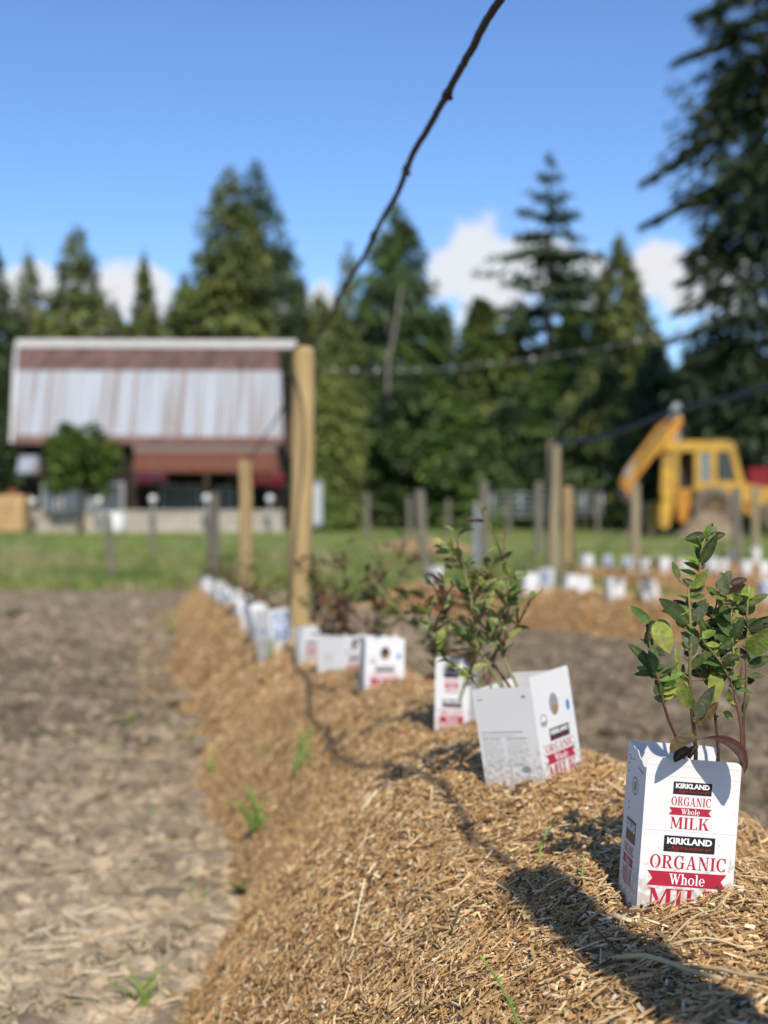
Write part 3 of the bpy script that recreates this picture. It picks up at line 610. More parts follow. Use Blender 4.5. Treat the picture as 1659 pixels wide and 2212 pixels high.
# fourth: face-on with seal, red ribbon
c4 = carton(824, 1486, 3.6, W1, (.124, .122, .122, .122), 8, 1.2, 'white carton with dark round seal and red ribbon, rightmost of the middle trio')
emblems('front', W1, .124, c4, 36, True, M_BLACK); brand_block('front', W1, .124, c4, 25, 70, 66, 80, True)
milk_block('front', W1, .124, c4, 12, 83, (83, 94, 96, 110, 112, 132))
# fifth: corner towards the viewer
c5 = carton(737, 1462, 4.22, W1, (.120, .122, .120, .118), -38, 0, 'white carton with corner to the viewer, middle of the trio before the tall post')
small_print('front', W1, .120, c5, 52, 84, 22, 60, 8)
emblems('right', W1, .122, c5, 30, True, M_BLACK); brand_block('right', W1, .122, c5, 25, 70, 58, 72, True)
milk_block('right', W1, .122, c5, 12, 83, (75, 86, 88, 102, 104, 124))
c6 = carton(682, 1416, 4.95, W1, (.095, .100, .095, .095), -30, -2, 'low white carton half hidden at the left of the middle trio')
brand_block('front', W1, .095, c6, 40, 84, 42, 54, True); milk_block('front', W1, .095, c6, 40, 84, (57, 66, 68, 78, 80, 98))
# blue printed carton just left of the post
c7 = carton(592, 1384, 5.62, W1, (.118, .118, .112, .118), 42, -5, 'blue and white printed carton leaning against the foot of the tall post')
decal('blue_panel', 'front', W1, .118, box2(10, 12, 90, 116), mat('pale blue print', (0.40, 0.50, 0.64), 0.5, 0.25, 40), .00012, c7)
decal('white_panel', 'front', W1, .118, ellipse(50, 55, 26, 30), M_WHITE, .00024, c7)
decal('blue_mark', 'front', W1, .118, ellipse(50, 48, 13, 14) + box2(32, 70, 68, 78), M_BLUE, .00036, c7)
decal('blue_mark', 'left', W1, .118, box2(22, 70, 70, 84), mat('pale blue print'), .00012, c7)

# little sleeves further down the rows: one pattern, copied
def far_carton(kind):
    o = empty('milk_carton'); sleeve(o, W1, (.12, .122, .12, .118), rr=.004)
    if kind == 0:
        decal('red_ribbon', 'front', W1, .12, box2(14, 78, 80, 92), M_RED, .00012, o); decal('oval_seal', 'front', W1, .12, ellipse(48, 34, 9, 11), M_GREY, .00012, o)
    elif kind == 2:
        decal('blue_panel', 'front', W1, .12, box2(8, 14, 88, 112), MATS['pale blue print'], .00012, o)
    return o
protos = {}
def far(kind, px, py, d, yaw, lean, label, group, sz=1.0):
    if kind not in protos: protos[kind] = o = far_carton(kind)
    else: o = copy_tree(protos[kind])
    if group in (G2, G3, G4): d = 2079.0 / (py - 1106); sz *= 1.16 if group == G2 else 1.0
    p = P(px, py, d); tag(o, label, 'milk carton', group); place(o, p.x, p.y, p.z, yaw, lean); o.matrix_world = o.matrix_world @ Matrix.Scale(sz, 4)
    return o
G1 = 'white cartons beyond the tall post'; G2 = 'white cartons on the second mulch row'; G3 = 'white cartons on the third mulch row'; G4 = 'white cartons on the fourth mulch row'
for k, (kind, px, py, d, yaw, lean, wh) in enumerate([(1, 562, 1356, 6.3, 30, -14, 'first beyond the blue printed carton'), (0, 545, 1345, 6.8, -25, 9, 'with a red band, second beyond the blue printed carton'), (1, 536, 1336, 7.2, 10, -11, 'third beyond the blue printed carton'),
        (1, 524, 1328, 7.7, 15, 12, 'fourth beyond the blue printed carton'), (0, 513, 1320, 8.1, 30, -8, 'with a red band, fifth beyond the blue printed carton'), (1, 504, 1312, 8.6, -12, 8, 'just before the pale blue one in the line'),
        (2, 494, 1304, 9.0, 30, -6, ''), (1, 485, 1297, 9.6, -20, 10, 'first beyond the pale blue one in the line'), (1, 477, 1291, 10.2, 22, -8, 'second beyond the pale blue one in the line'), (0, 469, 1285, 10.9, 20, 6, 'with a red band, third beyond the pale blue one'),
        (1, 461, 1280, 11.6, -10, -9, 'third from the far end of the row'), (1, 453, 1276, 12.3, 15, 6, 'last but one at the far end of the row'), (1, 445, 1271, 13.0, 25, 0, 'standing last at the far end of the row')]):
    far(kind, px, py, d, yaw, lean, ('tilted white carton ' + wh) if wh else 'pale blue carton halfway along the receding line of white cartons', G1, .84)
G2 = 'white cartons on the second mulch row'
far(1, 938, 1254, 12.6, 20, 8, 'tilted white carton on the second row, behind the leafy middle bush', G2)
far(1, 1143, 1274, 10.2, 12, 4, 'white carton on the second row at the right edge of the middle bush', G2)
far(2, 1181, 1262, 10.6, -30, -3, 'bluish carton on the second row, right of the middle bush', G2)
far(1, 1232, 1276, 9.9, 18, 2, 'upright white carton touching a tilted one on the second row', G2, .95)
far(1, 1266, 1283, 9.5, -6, -12, 'tilted white carton pressed against an upright one on the second row', G2)
far(1, 1329, 1291, 8.9, 5, -1, 'upright white carton standing alone on the second row', G2, 1.05)
far(1, 1408, 1296, 8.4, -4, -14, 'big white carton leaning left, right end of the second row', G2, 1.05)
far(2, 1659, 1296, 7.9, 10, 0, 'bluish carton at the right edge of the photo on the second row', G2)
G3 = 'white cartons on the third mulch row'
far(1, 1267, 1224, 16.5, 20, 4, 'small white carton at the left end of the third row', G3, 1.2)
far(2, 1311, 1222, 16.0, 10, 2, 'dull bluish carton, second from the left end of the third row', G3)
far(2, 1357, 1225, 15.4, -20, 0, 'dull bluish carton, third from the left end of the third row', G3)
far(1, 1393, 1228, 15.0, 14, -5, 'greyish white carton on the third row, behind the slim tan post', G3)
far(1, 1436, 1229, 14.4, 0, 3, 'white carton on the third row behind the hero shoot, left one of a close pair', G3, 1.1)
far(1, 1482, 1230, 13.8, -12, -10, 'tilted white carton on the third row, right one of a close pair', G3, 1.05)
far(1, 1536, 1230, 13.2, 18, 0, 'white carton of a touching pair on the third row, the left one', G3, 1.1)
far(0, 1563, 1230, 13.1, -15, 2, 'white carton of a touching pair on the third row, with a red band', G3, 1.05)
far(1, 1612, 1236, 12.6, 6, 1, 'white carton on the third row, right of the touching pair', G3, 1.05)
far(1, 1652, 1237, 12.1, -8, 0, 'white carton at the right edge of the photo on the third row', G3)
G4 = 'white cartons on the fourth mulch row'
far(2, 1584, 1206, 18.5, 8, 0, 'tiny bluish carton at the foot of the grey post on the fourth row', G4)
far(1, 1633, 1204, 18.0, -8, 0, 'tiny white carton on the fourth row near the right edge', G4, 1.2)

# ------------------------------------------------------------------ blueberry bushes
def leaf(p, d, nrm, L, Wd, fold=0.35, curl=0.25, seg=6):
    p = Vector(p); d = Vector(d).normalized(); nrm = Vector(nrm); nrm = (nrm - d * nrm.dot(d))
    nrm = nrm.normalized() if nrm.length > 1e-4 else d.orthogonal().normalized()
    s_ = d.cross(nrm); V = []; Fc = []; pos = p.copy(); ang = 0.0; step = L / seg
    for i in range(seg + 1):
        tt = i / seg; hw = Wd / 2 * (math.sin(math.pi * min(1, tt * 0.93 + 0.035) ** 0.82) ** 0.85) if 0 < i < seg else Wd * 0.02
        dn = d * math.cos(ang) - nrm * math.sin(ang); up = nrm * math.cos(ang) + d * math.sin(ang)
        V += [pos + s_ * hw * math.cos(fold) + up * hw * math.sin(fold), pos + s_ * hw * .5 * math.cos(fold) + up * hw * .42 * math.sin(fold), pos.copy(),
              pos - s_ * hw * .5 * math.cos(fold) + up * hw * .42 * math.sin(fold), pos - s_ * hw * math.cos(fold) + up * hw * math.sin(fold)]
        if i < seg: pos = pos + dn * step; ang += curl / seg * 2 * (0.4 + tt)
    for i in range(seg):
        for k in range(4): a = i * 5 + k; Fc.append((a, a + 5, a + 6, a + 1))
    return V, Fc
GREENS = [(0.045, 0.085, 0.022), (0.06, 0.12, 0.025), (0.10, 0.16, 0.035), (0.17, 0.235, 0.045), (0.075, 0.095, 0.045), (0.11, 0.13, 0.065)]
REDS = [(0.12, 0.035, 0.030), (0.17, 0.055, 0.035), (0.08, 0.028, 0.030), (0.22, 0.12, 0.045)]
def add_leaf(mb, p, d, nrm, L, Wd, col, fold=.35, curl=.25, rnd=None, tipred=0.0, seg=6):
    V, Fc = leaf(p, d, nrm, L, Wd, fold, curl, seg); mb.add(V, Fc, col)
    if tipred > 0:
        c = mb.c[-1]; n = len(c) // 5
        for i in range(n): f_ = (i / n) ** 2 * tipred; c[i * 5:(i + 1) * 5] = c[i * 5:(i + 1) * 5] * (1 - f_) + np.array((0.22, 0.05, 0.035)) * f_
    c = mb.c[-1]; c[2::5] = c[2::5] * 0.6 + np.array((0.16, 0.20, 0.08)) * 0.4      # paler midrib
def bush(name, base, height, spread, ncane, leafL, nleaf, label, group, seed, pal=None, lean=(0, 0), detail=True, redp=0.2, y0=0.3):
    r = random.Random(seed); root = empty(name, base); tag(root, label, 'blueberry bush', group); pal = pal or GREENS
    allleaf = MB(); allcane = MB()
    for k in range(ncane):
        a = 2 * math.pi * (k + r.random() * .8) / ncane; tilt = r.uniform(.25, 1) * spread; h = height * r.uniform(.6, 1.0) if k else height
        pts = [Vector((0.012 * math.cos(a), 0.012 * math.sin(a), -.03))]
        m = 7
        for i in range(1, m + 1):
            t_ = i / m; wob = .02 * height / .3
            pts.append(Vector((math.cos(a) * tilt * t_ ** 1.3 + lean[0] * t_ + r.uniform(-wob, wob), math.sin(a) * tilt * t_ ** 1.3 + lean[1] * t_ + r.uniform(-wob, wob), h * t_)))
        rad = [.0032 * (1 - .68 * i / m) for i in range(m + 1)]
        cb = MB() if detail else allcane; lb = MB() if detail else allleaf
        ccol = r.choice([(0.16, 0.07, 0.04), (0.20, 0.15, 0.06), (0.12, 0.05, 0.04), (0.24, 0.24, 0.09)])
        cb.tube(pts, rad, 7, ccol)
        tw = []
        for q in range(3 if detail else 1):
            i = r.randint(4 if y0 > .5 else 2, m - 1); b0 = pts[i]; dd = Vector((r.uniform(-1, 1), r.uniform(-1, 1), r.uniform(.4, 1.2))).normalized() * height * r.uniform(.18, .34)
            tp = [b0, b0 + dd * .5 + Vector((0, 0, .01)), b0 + dd]; cb.tube(tp, [.0016, .0013, .0008], 5, (0.20, 0.17, 0.06)); tw.append(tp)
        for q in range(nleaf):
            if tw and r.random() < .45:
                tp = r.choice(tw); t_ = r.random(); p = tp[0].lerp(tp[2], t_); ax = (tp[2] - tp[0]).normalized()
            else:
                t_ = y0 + (1 - y0) * r.random() ** .8; fi = t_ * m; i = min(int(fi), m - 1); p = pts[i].lerp(pts[i + 1], fi - i); ax = (pts[i + 1] - pts[i]).normalized()
            g = r.random() * 6.283; out_ = Vector((math.cos(g), math.sin(g), 0)); out_ = (out_ - ax * out_.dot(ax)).normalized()
            d = (out_ * r.uniform(.5, 1) + ax * r.uniform(.2, .9)).normalized(); nr = (ax * .8 - out_ * .3 + Vector((r.uniform(-.5, .5), r.uniform(-.5, .5), r.uniform(0, .6))))
            lo = t_ < .45
            col = r.choice(REDS) if r.random() < (redp * 2.2 if lo else redp * .5) else r.choice(pal)
            L = leafL * r.uniform(.55, 1.15); f_ = r.uniform(.8, 1.2)
            add_leaf(lb, p, d, nr, L, L * r.uniform(.38, .52), tuple(c * f_ for c in col), r.uniform(.1, .55), r.uniform(-.1, .7), seg=5 if detail else 3)
        if detail:
            co_ = cb.build('cane', M_STEM, root, True); lb.build('foliage', M_LEAF, co_, True)
    if not detail:
        allcane.build('canes', M_STEM, root, True); allleaf.build('foliage', M_LEAF, root, True)
    return root

# the bush in the nearest carton, cane by cane.  q() reads the close-up of the photograph.
def q(Xz, Yz, d=1.43): return P(1260.8 + Xz * .24, 1095 + Yz * .24, d)
hero = empty('blueberry_bush', (C1.x, C1.y, CAMZ - .3735)); tag(hero, 'leafy young blueberry bush in sharp focus growing out of the nearest carton', 'blueberry bush', 'blueberry bushes on the near row')
HO = Vector(hero.location)
rr_ = random.Random(21)
DG, MG, LG, YG, GG = (0.058, 0.090, 0.026), (0.105, 0.155, 0.034), (0.215, 0.285, 0.055), (0.34, 0.40, 0.065), (0.175, 0.195, 0.105)
DR, RD, PU, RG = (0.075, 0.026, 0.024), (0.16, 0.05, 0.032), (0.055, 0.024, 0.028), (0.17, 0.13, 0.05)
#  (base x, base y, tip x, tip y, width, colour, depth of base, depth shift of the tip, normal tilt, fold, curl)
CANES = [
 dict(pts=[(905, 2320, 1.445), (880, 2180, 1.44), (820, 2040, 1.435), (760, 1900, 1.425), (715, 1760, 1.415), (700, 1650, 1.41), (655, 1500, 1.405), (610, 1330, 1.40), (582, 1150, 1.40), (600, 1040, 1.40)], r0=.0034, r1=.0011, col=[(0.07, 0.03, 0.025), (0.17, 0.07, 0.04), (0.17, 0.17, 0.06)],
  lv=[(630, 1480, 460, 1250, 105, DG, 0, -.01), (612, 1250, 640, 1470, 85, MG, 0, -.02), (600, 1300, 575, 1130, 75, MG, 0, .01), (580, 1130, 625, 1025, 80, DG, 0, .01), (575, 1060, 540, 930, 70, LG, .01, .02), (655, 1030, 760, 1290, 165, YG, -.035, -.02), (640, 1040, 790, 1060, 70, DG, -.02, 0), (690, 1590, 775, 1468, 78, PU, 0, -.01), (655, 1700, 700, 1580, 85, DG, 0, -.005), (750, 1740, 850, 1630, 75, LG, 0.02, .02), (640, 1500, 680, 1380, 50, MG, .02, .02), (700, 1640, 650, 1560, 60, MG, .01, .01), (720, 1770, 640, 1690, 62, LG, .02, .02), (560, 1230, 520, 1150, 60, LG, .01, .02)]),
 dict(pts=[(1005, 2330, 1.45), (1010, 2210, 1.45), (1000, 2080, 1.445), (980, 1900, 1.44), (965, 1760, 1.435), (955, 1560, 1.43), (955, 1400, 1.43), (965, 1230, 1.425), (962, 1060, 1.425), (955, 900, 1.425), (945, 720, 1.425), (985, 740, 1.425), (1025, 680, 1.425), (1045, 560, 1.425), (1055, 420, 1.425), (1075, 320, 1.425), (1105, 250, 1.425)], r0=.0036, r1=.0014, col=[(0.06, 0.03, 0.025), (0.10, 0.06, 0.04), (0.24, 0.27, 0.08), (0.20, 0.07, 0.05), (0.30, 0.33, 0.09)],
  lv=[(1050, 520, 1192, 262, 95, DG, 0, -.005), (1060, 360, 1180, 172, 92, GG, 0, .002), (1075, 340, 1155, 165, 55, DR, .005, .01), (1042, 490, 1022, 300, 70, DG, 0.01, .02), (1045, 560, 1085, 520, 40, RD, 0, 0), (1040, 590, 1010, 545, 40, RD, 0, .01),
      (855, 655, 800, 510, 70, MG, 0, -.005), (945, 730, 900, 640, 40, DG, 0, .01), (955, 1050, 700, 850, 140, DG, 0, -.012), (950, 930, 822, 850, 75, PU, .005, .015), (965, 985, 1085, 850, 90, DG, .006, .015), (985, 1025, 1110, 880, 105, GG, 0, -.005), (1010, 940, 950, 870, 60, MG, .01, .015),
      (965, 1000, 1000, 860, 60, DG, .012, .016), (875, 1080, 832, 965, 65, LG, 0, -.004), (890, 1100, 930, 1010, 55, MG, 0, .01), (958, 1280, 900, 1130, 80, GG, 0, -.004), (965, 1350, 1010, 1140, 85, GG, 0, -.006), (900, 1300, 920, 1200, 60, LG, 0, .006), (870, 1480, 832, 1290, 48, YG, 0, 0), (905, 1340, 965, 1310, 60, PU, 0, -.005),
      (960, 1450, 1125, 1320, 100, MG, 0, -.008), (955, 1500, 1105, 1500, 85, PU, .01, .012), (950, 1560, 850, 1490, 70, MG, 0, .004), (985, 1820, 848, 1575, 120, LG, 0, -.012), (1008, 1905, 1168, 1635, 120, GG, -.004, -.012), (1015, 1965, 1192, 1775, 105, RG, -.004, -.010), (1030, 2060, 858, 2065, 78, RG, 0, -.02), (955, 1640, 905, 1540, 45, YG, 0, 0), (870, 1530, 900, 1420, 48, MG, .01, .01), (1090, 1560, 1115, 1400, 60, MG, .02, .02)]),
 dict(pts=[(1205, 2330, 1.475), (1212, 2200, 1.475), (1200, 2050, 1.475), (1185, 1900, 1.47), (1165, 1780, 1.465), (1160, 1600, 1.455), (1140, 1400, 1.45), (1135, 1200, 1.45), (1160, 1030, 1.45), (1200, 860, 1.45), (1230, 720, 1.45)], r0=.0032, r1=.0012, col=[(0.06, 0.035, 0.028), (0.08, 0.045, 0.032), (0.14, 0.09, 0.05), (0.17, 0.15, 0.06)],
  lv=[(1185, 1480, 1175, 1725, 150, YG, 0, -.018), (1130, 1290, 1285, 1300, 115, LG, 0, -.006), (1150, 1500, 1250, 1480, 80, MG, 0, -.006), (1080, 1050, 1285, 1055, 95, DG, 0, -.006), (1085, 1130, 1062, 1010, 60, MG, 0, .006), (1130, 1150, 1290, 1085, 85, RD, .006, .012), (1160, 1030, 1330, 930, 160, MG, -.004, -.01), (1190, 1000, 1120, 880, 70, DG, .01, .015), (1160, 1480, 1070, 1470, 70, PU, .01, .015), (1120, 1160, 1180, 1220, 55, PU, 0, 0), (1235, 830, 1330, 850, 70, LG, 0, -.004), (1200, 790, 1250, 920, 52, YG, 0, -.006), (1230, 740, 1310, 600, 115, GG, 0, -.008), (1230, 720, 1290, 590, 50, YG, .012, .02), (1250, 1850, 1335, 1895, 75, LG, 0, -.006), (1160, 1330, 1080, 1260, 70, DG, .012, .015), (1145, 1420, 1080, 1380, 60, DG, .012, .02), (1165, 1760, 1130, 1680, 55, RD, 0, 0)]),
 dict(pts=[(1425, 2330, 1.455), (1422, 2150, 1.455), (1420, 2000, 1.452), (1385, 1800, 1.448), (1350, 1650, 1.445), (1290, 1500, 1.438), (1225, 1385, 1.432), (1130, 1270, 1.428), (1060, 1190, 1.425), (1015, 1150, 1.425)], r0=.0034, r1=.0010, col=[(0.13, 0.045, 0.035), (0.16, 0.07, 0.045), (0.24, 0.20, 0.08), (0.26, 0.24, 0.09)],
  lv=[(1310, 1760, 1305, 1640, 55, LG, -.004, -.006), (1330, 1780, 1385, 1745, 40, YG, 0, 0), (1360, 1610, 1440, 1560, 80, MG, 0, -.006), (1340, 1560, 1395, 1490, 62, LG, 0, .006), (1250, 1420, 1310, 1370, 70, LG, 0, .005), (1225, 1385, 1165, 1220, 40, YG, 0, 0), (1380, 1640, 1300, 1590, 75, DG, .006, .012), (1415, 1900, 1480, 1700, 50, MG, .012, .015), (1300, 1520, 1210, 1560, 70, MG, .01, .01), (1350, 1640, 1445, 1440, 38, RD, 0, .0)]),
 dict(pts=[(1440, 2330, 1.47), (1442, 2150, 1.47), (1435, 1900, 1.468), (1455, 1700, 1.462), (1465, 1500, 1.458), (1462, 1300, 1.455), (1475, 1120, 1.452), (1470, 950, 1.45), (1480, 820, 1.45), (1492, 720, 1.45)], r0=.0034, r1=.0013, col=[(0.12, 0.05, 0.035), (0.09, 0.05, 0.035), (0.20, 0.14, 0.07), (0.22, 0.22, 0.08), (0.28, 0.32, 0.10)],
  lv=[(1480, 1110, 1662, 1000, 105, DG, 0, -.012), (1500, 1140, 1670, 1060, 80, PU, 0, -.004), (1480, 1320, 1672, 1120, 190, LG, -.006, -.02), (1478, 1440, 1672, 1355, 90, DG, 0, -.012), (1500, 1370, 1610, 1290, 70, GG, .012, .016), (1480, 1530, 1625, 1512, 62, MG, 0, -.006), (1470, 1100, 1555, 1000, 75, DG, .006, .012), (1475, 970, 1530, 880, 70, LG, .01, .01), (1475, 830, 1525, 735, 70, YG, 0, -.004), (1482, 840, 1488, 715, 52, YG, .004, .006), (1475, 850, 1440, 745, 62, LG, 0, -.004), (1468, 930, 1345, 850, 95, DG, 0, -.008), (1450, 940, 1400, 900, 60, LG, 0, 0), (1462, 1180, 1420, 1060, 60, PU, .006, .008), (1465, 1340, 1385, 1275, 75, PU, 0, -.006), (1470, 1330, 1420, 1390, 60, MG, .008, .01), (1460, 1600, 1510, 1555, 55, MG, 0, .004), (1540, 1560, 1425, 1560, 50, PU, .01, .0)]),
 dict(pts=[(1350, 1650, 1.446), (1355, 1500, 1.444), (1350, 1330, 1.442), (1335, 1150, 1.44), (1325, 1000, 1.438), (1335, 880, 1.438), (1310, 780, 1.438)], r0=.0024, r1=.0012, col=[(0.20, 0.14, 0.07), (0.26, 0.27, 0.10), (0.24, 0.22, 0.09)],
  lv=[(1315, 700, 1455, 648, 75, DR, 0, -.006), (1305, 775, 1445, 690, 78, RG, -.004, -.01), (1340, 855, 1402, 735, 72, LG, -.004, -.008), (1275, 800, 1238, 605, 110, GG, -.004, -.008), (1330, 965, 1385, 935, 50, LG, 0, 0), (1330, 1010, 1250, 960, 85, MG, 0, -.006), (1340, 1270, 1215, 1150, 95, DG, 0, -.006), (1350, 1400, 1180, 1350, 80, PU, .004, -.004), (1345, 1130, 1305, 1010, 62, DG, .004, .006), (1345, 1380, 1400, 1280, 50, LG, 0, 0), (1350, 1450, 1390, 1350, 45, LG, .006, .0), (1320, 1330, 1385, 1180, 32, YG, 0, 0), (1330, 1070, 1400, 1050, 65, DG, 0, .006), (1290, 800, 1335, 830, 55, YG, -.006, -.01), (1240, 870, 1190, 770, 45, MG, 0, 0)])]
for cn in CANES:
    cb = MB(); lb = MB(); pts = [q(a, b_, d) - HO for a, b_, d in cn['pts']]; n = len(pts)
    cb.tube(pts, [(cn['r0'] + (cn['r1'] - cn['r0']) * (i / (n - 1)) ** .7) * .62 for i in range(n)], 9)
    cc = cn['col']; arr = cb.c[-1]
    for i in range(n):
        t_ = i / (n - 1) * (len(cc) - 1); k = min(int(t_), len(cc) - 2); arr[i * 9:(i + 1) * 9] = np.array(cc[k]) * (1 - t_ + k) + np.array(cc[k + 1]) * (t_ - k)
    for (bx, by, tx, ty, wd, col, d0, dz) in cn['lv']:
        # depth of the cane near the leaf's base
        j = min(range(n), key=lambda i: (cn['pts'][i][0] - bx) ** 2 + (cn['pts'][i][1] - by) ** 2); dc = cn['pts'][j][2]
        a = q(bx, by, dc + d0) - HO; e = q(tx, ty, dc + d0 + dz + rr_.uniform(-.008, .008)) - HO
        L = (e - a).length; Wd = wd * .24 / F * 1.43 * 1.12
        nr = Vector((rr_.uniform(-.45, .45), -1.0, rr_.uniform(.15, .85)))
        f_ = rr_.uniform(.85, 1.2)
        add_leaf(lb, a, e - a, nr, L * 1.12, Wd, tuple(c * f_ for c in col), rr_.uniform(.12, .5), rr_.uniform(-.15, .45), tipred=.5 if col in (LG, RG, YG) and rr_.random() < .5 else 0, seg=9)
        # short leaf stalk back to the cane
        cb.tube([pts[j], pts[j].lerp(a, .6), a], [.0011, .0009, .0008], 5, (0.20, 0.14, 0.06))
    for kk in range(20):               # smaller leaves filling in round the cane
        i = rr_.randint(int(n * .42), n - 2); a = pts[i].lerp(pts[i + 1], rr_.random()); g = rr_.random() * 6.283
        dd = Vector((math.cos(g), math.sin(g) * .8 + .25, rr_.uniform(-.1, 1.0))); L = rr_.uniform(.013, .027)
        add_leaf(lb, a, dd, Vector((rr_.uniform(-.5, .5), -.8, rr_.uniform(.1, 1))), L, L * rr_.uniform(.34, .46), tuple(c * rr_.uniform(.8, 1.2) for c in rr_.choice([DG, MG, MG, LG, GG, LG, MG, YG])), rr_.uniform(.1, .5), rr_.uniform(0, .5), seg=7)
    co_ = cb.build('cane', M_STEM, hero, True); lb.build('foliage', M_LEAF, co_, True)
# drooping dark red leaf over the carton's edge and the curled dead leaf beside it
lb = MB()
add_leaf(lb, q(1060, 2090, 1.392) - HO, Vector((.85, -.62, .14)), Vector((.1, -.1, 1)), .060, .029, (0.10, 0.035, 0.028), .18, 1.25, seg=10)
add_leaf(lb, q(1030, 2085, 1.395) - HO, Vector((-.8, -.7, .05)), Vector((0, -.1, 1)), .042, .022, (0.16, 0.11, 0.05), .2, .5, seg=9)
add_leaf(lb, q(1035, 2150, 1.418) - HO, Vector((-.55, -.1, -.5)), Vector((-.4, -.8, .6)), .017, .011, (0.035, 0.018, 0.016), .8, .9, seg=8)
add_leaf(lb, q(960, 2170, 1.41) - HO, Vector((-.85, -.45, -.35)), Vector((0, -.5, .8)), .022, .014, (0.06, 0.03, 0.022), .3, .6, seg=8)
lb.build('low_leaves', M_LEAF, hero, True)

bush('blueberry_bush', tuple(P(1105, 1640, 2.02)), .315, .075, 6, .027, 32, 'tall bushy blueberry plant with lime green tips growing from the tilted carton', 'blueberry bushes on the near row', 5, [(0.12, 0.18, 0.045), (0.22, 0.29, 0.065), (0.33, 0.38, 0.085), (0.40, 0.40, 0.13), (0.17, 0.23, 0.085), (0.26, 0.32, 0.12)], lean=(-.06, 0), y0=.52, redp=.2)
bush('blueberry_bush', tuple(P(1000, 1560, 2.72)), .30, .14, 6, .036, 28, 'low spreading blueberry plant with rust brown leaves above the narrow carton', 'blueberry bushes on the near row', 9, [(0.10, 0.15, 0.035), (0.22, 0.26, 0.06), (0.16, 0.20, 0.05), (0.20, 0.13, 0.06)], lean=(-.02, 0), redp=.42, y0=.35)
bush('blueberry_bush', tuple(P(815, 1475, 3.66)), .36, .13, 5, .036, 24, 'sparse reddish blueberry plant behind the carton with the round seal', 'blueberry bushes on the near row', 12, [(0.12, 0.17, 0.05), (0.18, 0.20, 0.07)], redp=.5, lean=(.0, .05))
bush('blueberry_bush', tuple(P(725, 1450, 4.25)), .27, .13, 5, .042, 24, 'red leaved blueberry plant in the corner-on carton before the post', 'blueberry bushes on the near row', 15, REDS, redp=.6)
bush('blueberry_bush', tuple(P(690, 1400, 4.98)), .36, .11, 5, .040, 24, 'slender green blueberry plant with crimson base just right of the tall post', 'blueberry bushes on the near row', 18, [(0.09, 0.13, 0.04), (0.14, 0.17, 0.05)], redp=.35)
for k, (px, py, d, hh) in enumerate([(600, 1370, 5.75, .22), (545, 1335, 6.7, .24), (520, 1318, 7.7, .28), (500, 1300, 8.8, .30), (482, 1287, 10, .30), (465, 1278, 11.5, .28), (450, 1270, 13, .26)]):
    nth = ['beside the blue carton', 'first beyond the blue carton', 'second beyond the blue carton', 'third beyond the blue carton', 'fourth beyond the blue carton', 'fifth beyond the blue carton', 'last at the far end of the near row'][k]
    bush('blueberry_bush', tuple(P(px, py, d)), hh, .14, 4, .04, 16, 'dull green blueberry plant, ' + nth, 'blueberry bushes beyond the tall post', 30 + k, [(0.10, 0.12, 0.045), (0.14, 0.14, 0.05), (0.08, 0.11, 0.035)], detail=False, redp=.25)
for k, (px, py, d, hh) in enumerate([(940, 1245, 12.6, .3), (1060, 1262, 11.2, .3), (1143, 1260, 10.2, .22), (1232, 1262, 9.9, .2), (1329, 1278, 8.9, .2), (1408, 1284, 8.4, .22), (1300, 1212, 16.2, .3), (1395, 1218, 15, .25), (1482, 1218, 13.8, .25), (1560, 1218, 13.1, .25), (1620, 1225, 12.4, .28)]):
    wh = ['behind the tilted carton', 'between two cartons left of the middle bush top', 'in the carton at the middle bush edge', 'in the upright carton of the touching two', 'in the lone upright carton', 'in the big leaning carton', 'at the left end of the third row', 'behind the slim tan post', 'in the tilted carton of the third row', 'in the touching pair of the third row', 'near the right edge of the third row'][k]
    d = 2079.0 / (py + 14 - 1106)
    bush('blueberry_bush', tuple(P(px, py + 8, d)), hh * 1.25, .14, 3, .05, 12, 'small dark blueberry plant ' + wh, 'blueberry bushes on the further rows', 60 + k, [(0.05, 0.07, 0.03), (0.10, 0.08, 0.04), (0.07, 0.10, 0.03)], detail=False, redp=.35)

# ------------------------------------------------------------------ weeds and loose stalks on the mound
def horsetail(x, y, h, label, seed, nst=1, spread=.02, dens=1.0, group='green weeds on the mound'):
    r = random.Random(seed); root = empty('horsetail_weed', (x, y, max(surf(x, y), float(ground_z(x, y))) - .004)); tag(root, label, 'weed', group)
    for s_ in range(nst):
        mb = MB(); lx, ly = r.uniform(-spread, spread) * 1.4, r.uniform(-spread, spread); bx, by = r.uniform(-spread, spread) * .5, r.uniform(-spread, spread) * .5; hh = h * r.uniform(.6, 1) if s_ else h
        pts = [Vector((bx + lx * t_ ** 1.5, by + ly * t_ ** 1.5, hh * t_)) for t_ in [i / 6 for i in range(7)]]
        mb.tube(pts, [.0018 * (1 - .6 * i / 6) for i in range(7)], 6, (0.24, 0.36, 0.08))
        nn_ = int(14 * dens)
        for k in range(nn_):
            t_ = .12 + .85 * k / nn_; i = min(int(t_ * 6), 5); p = pts[i].lerp(pts[i + 1], t_ * 6 - i)
            for j in range(6):
                a = 6.283 * (j + r.random() * .5) / 6; L = h * .16 * (1 - .6 * t_) * r.uniform(.6, 1.2)
                d = Vector((math.cos(a), math.sin(a), r.uniform(.7, 1.4))).normalized(); mb.tube([p, p + d * L], [.0007, .0004], 3, (0.27 * r.uniform(.8, 1.2), 0.38 * r.uniform(.8, 1.2), 0.09), False)
        mb.build('stem', M_STEM, root, True)
    return root
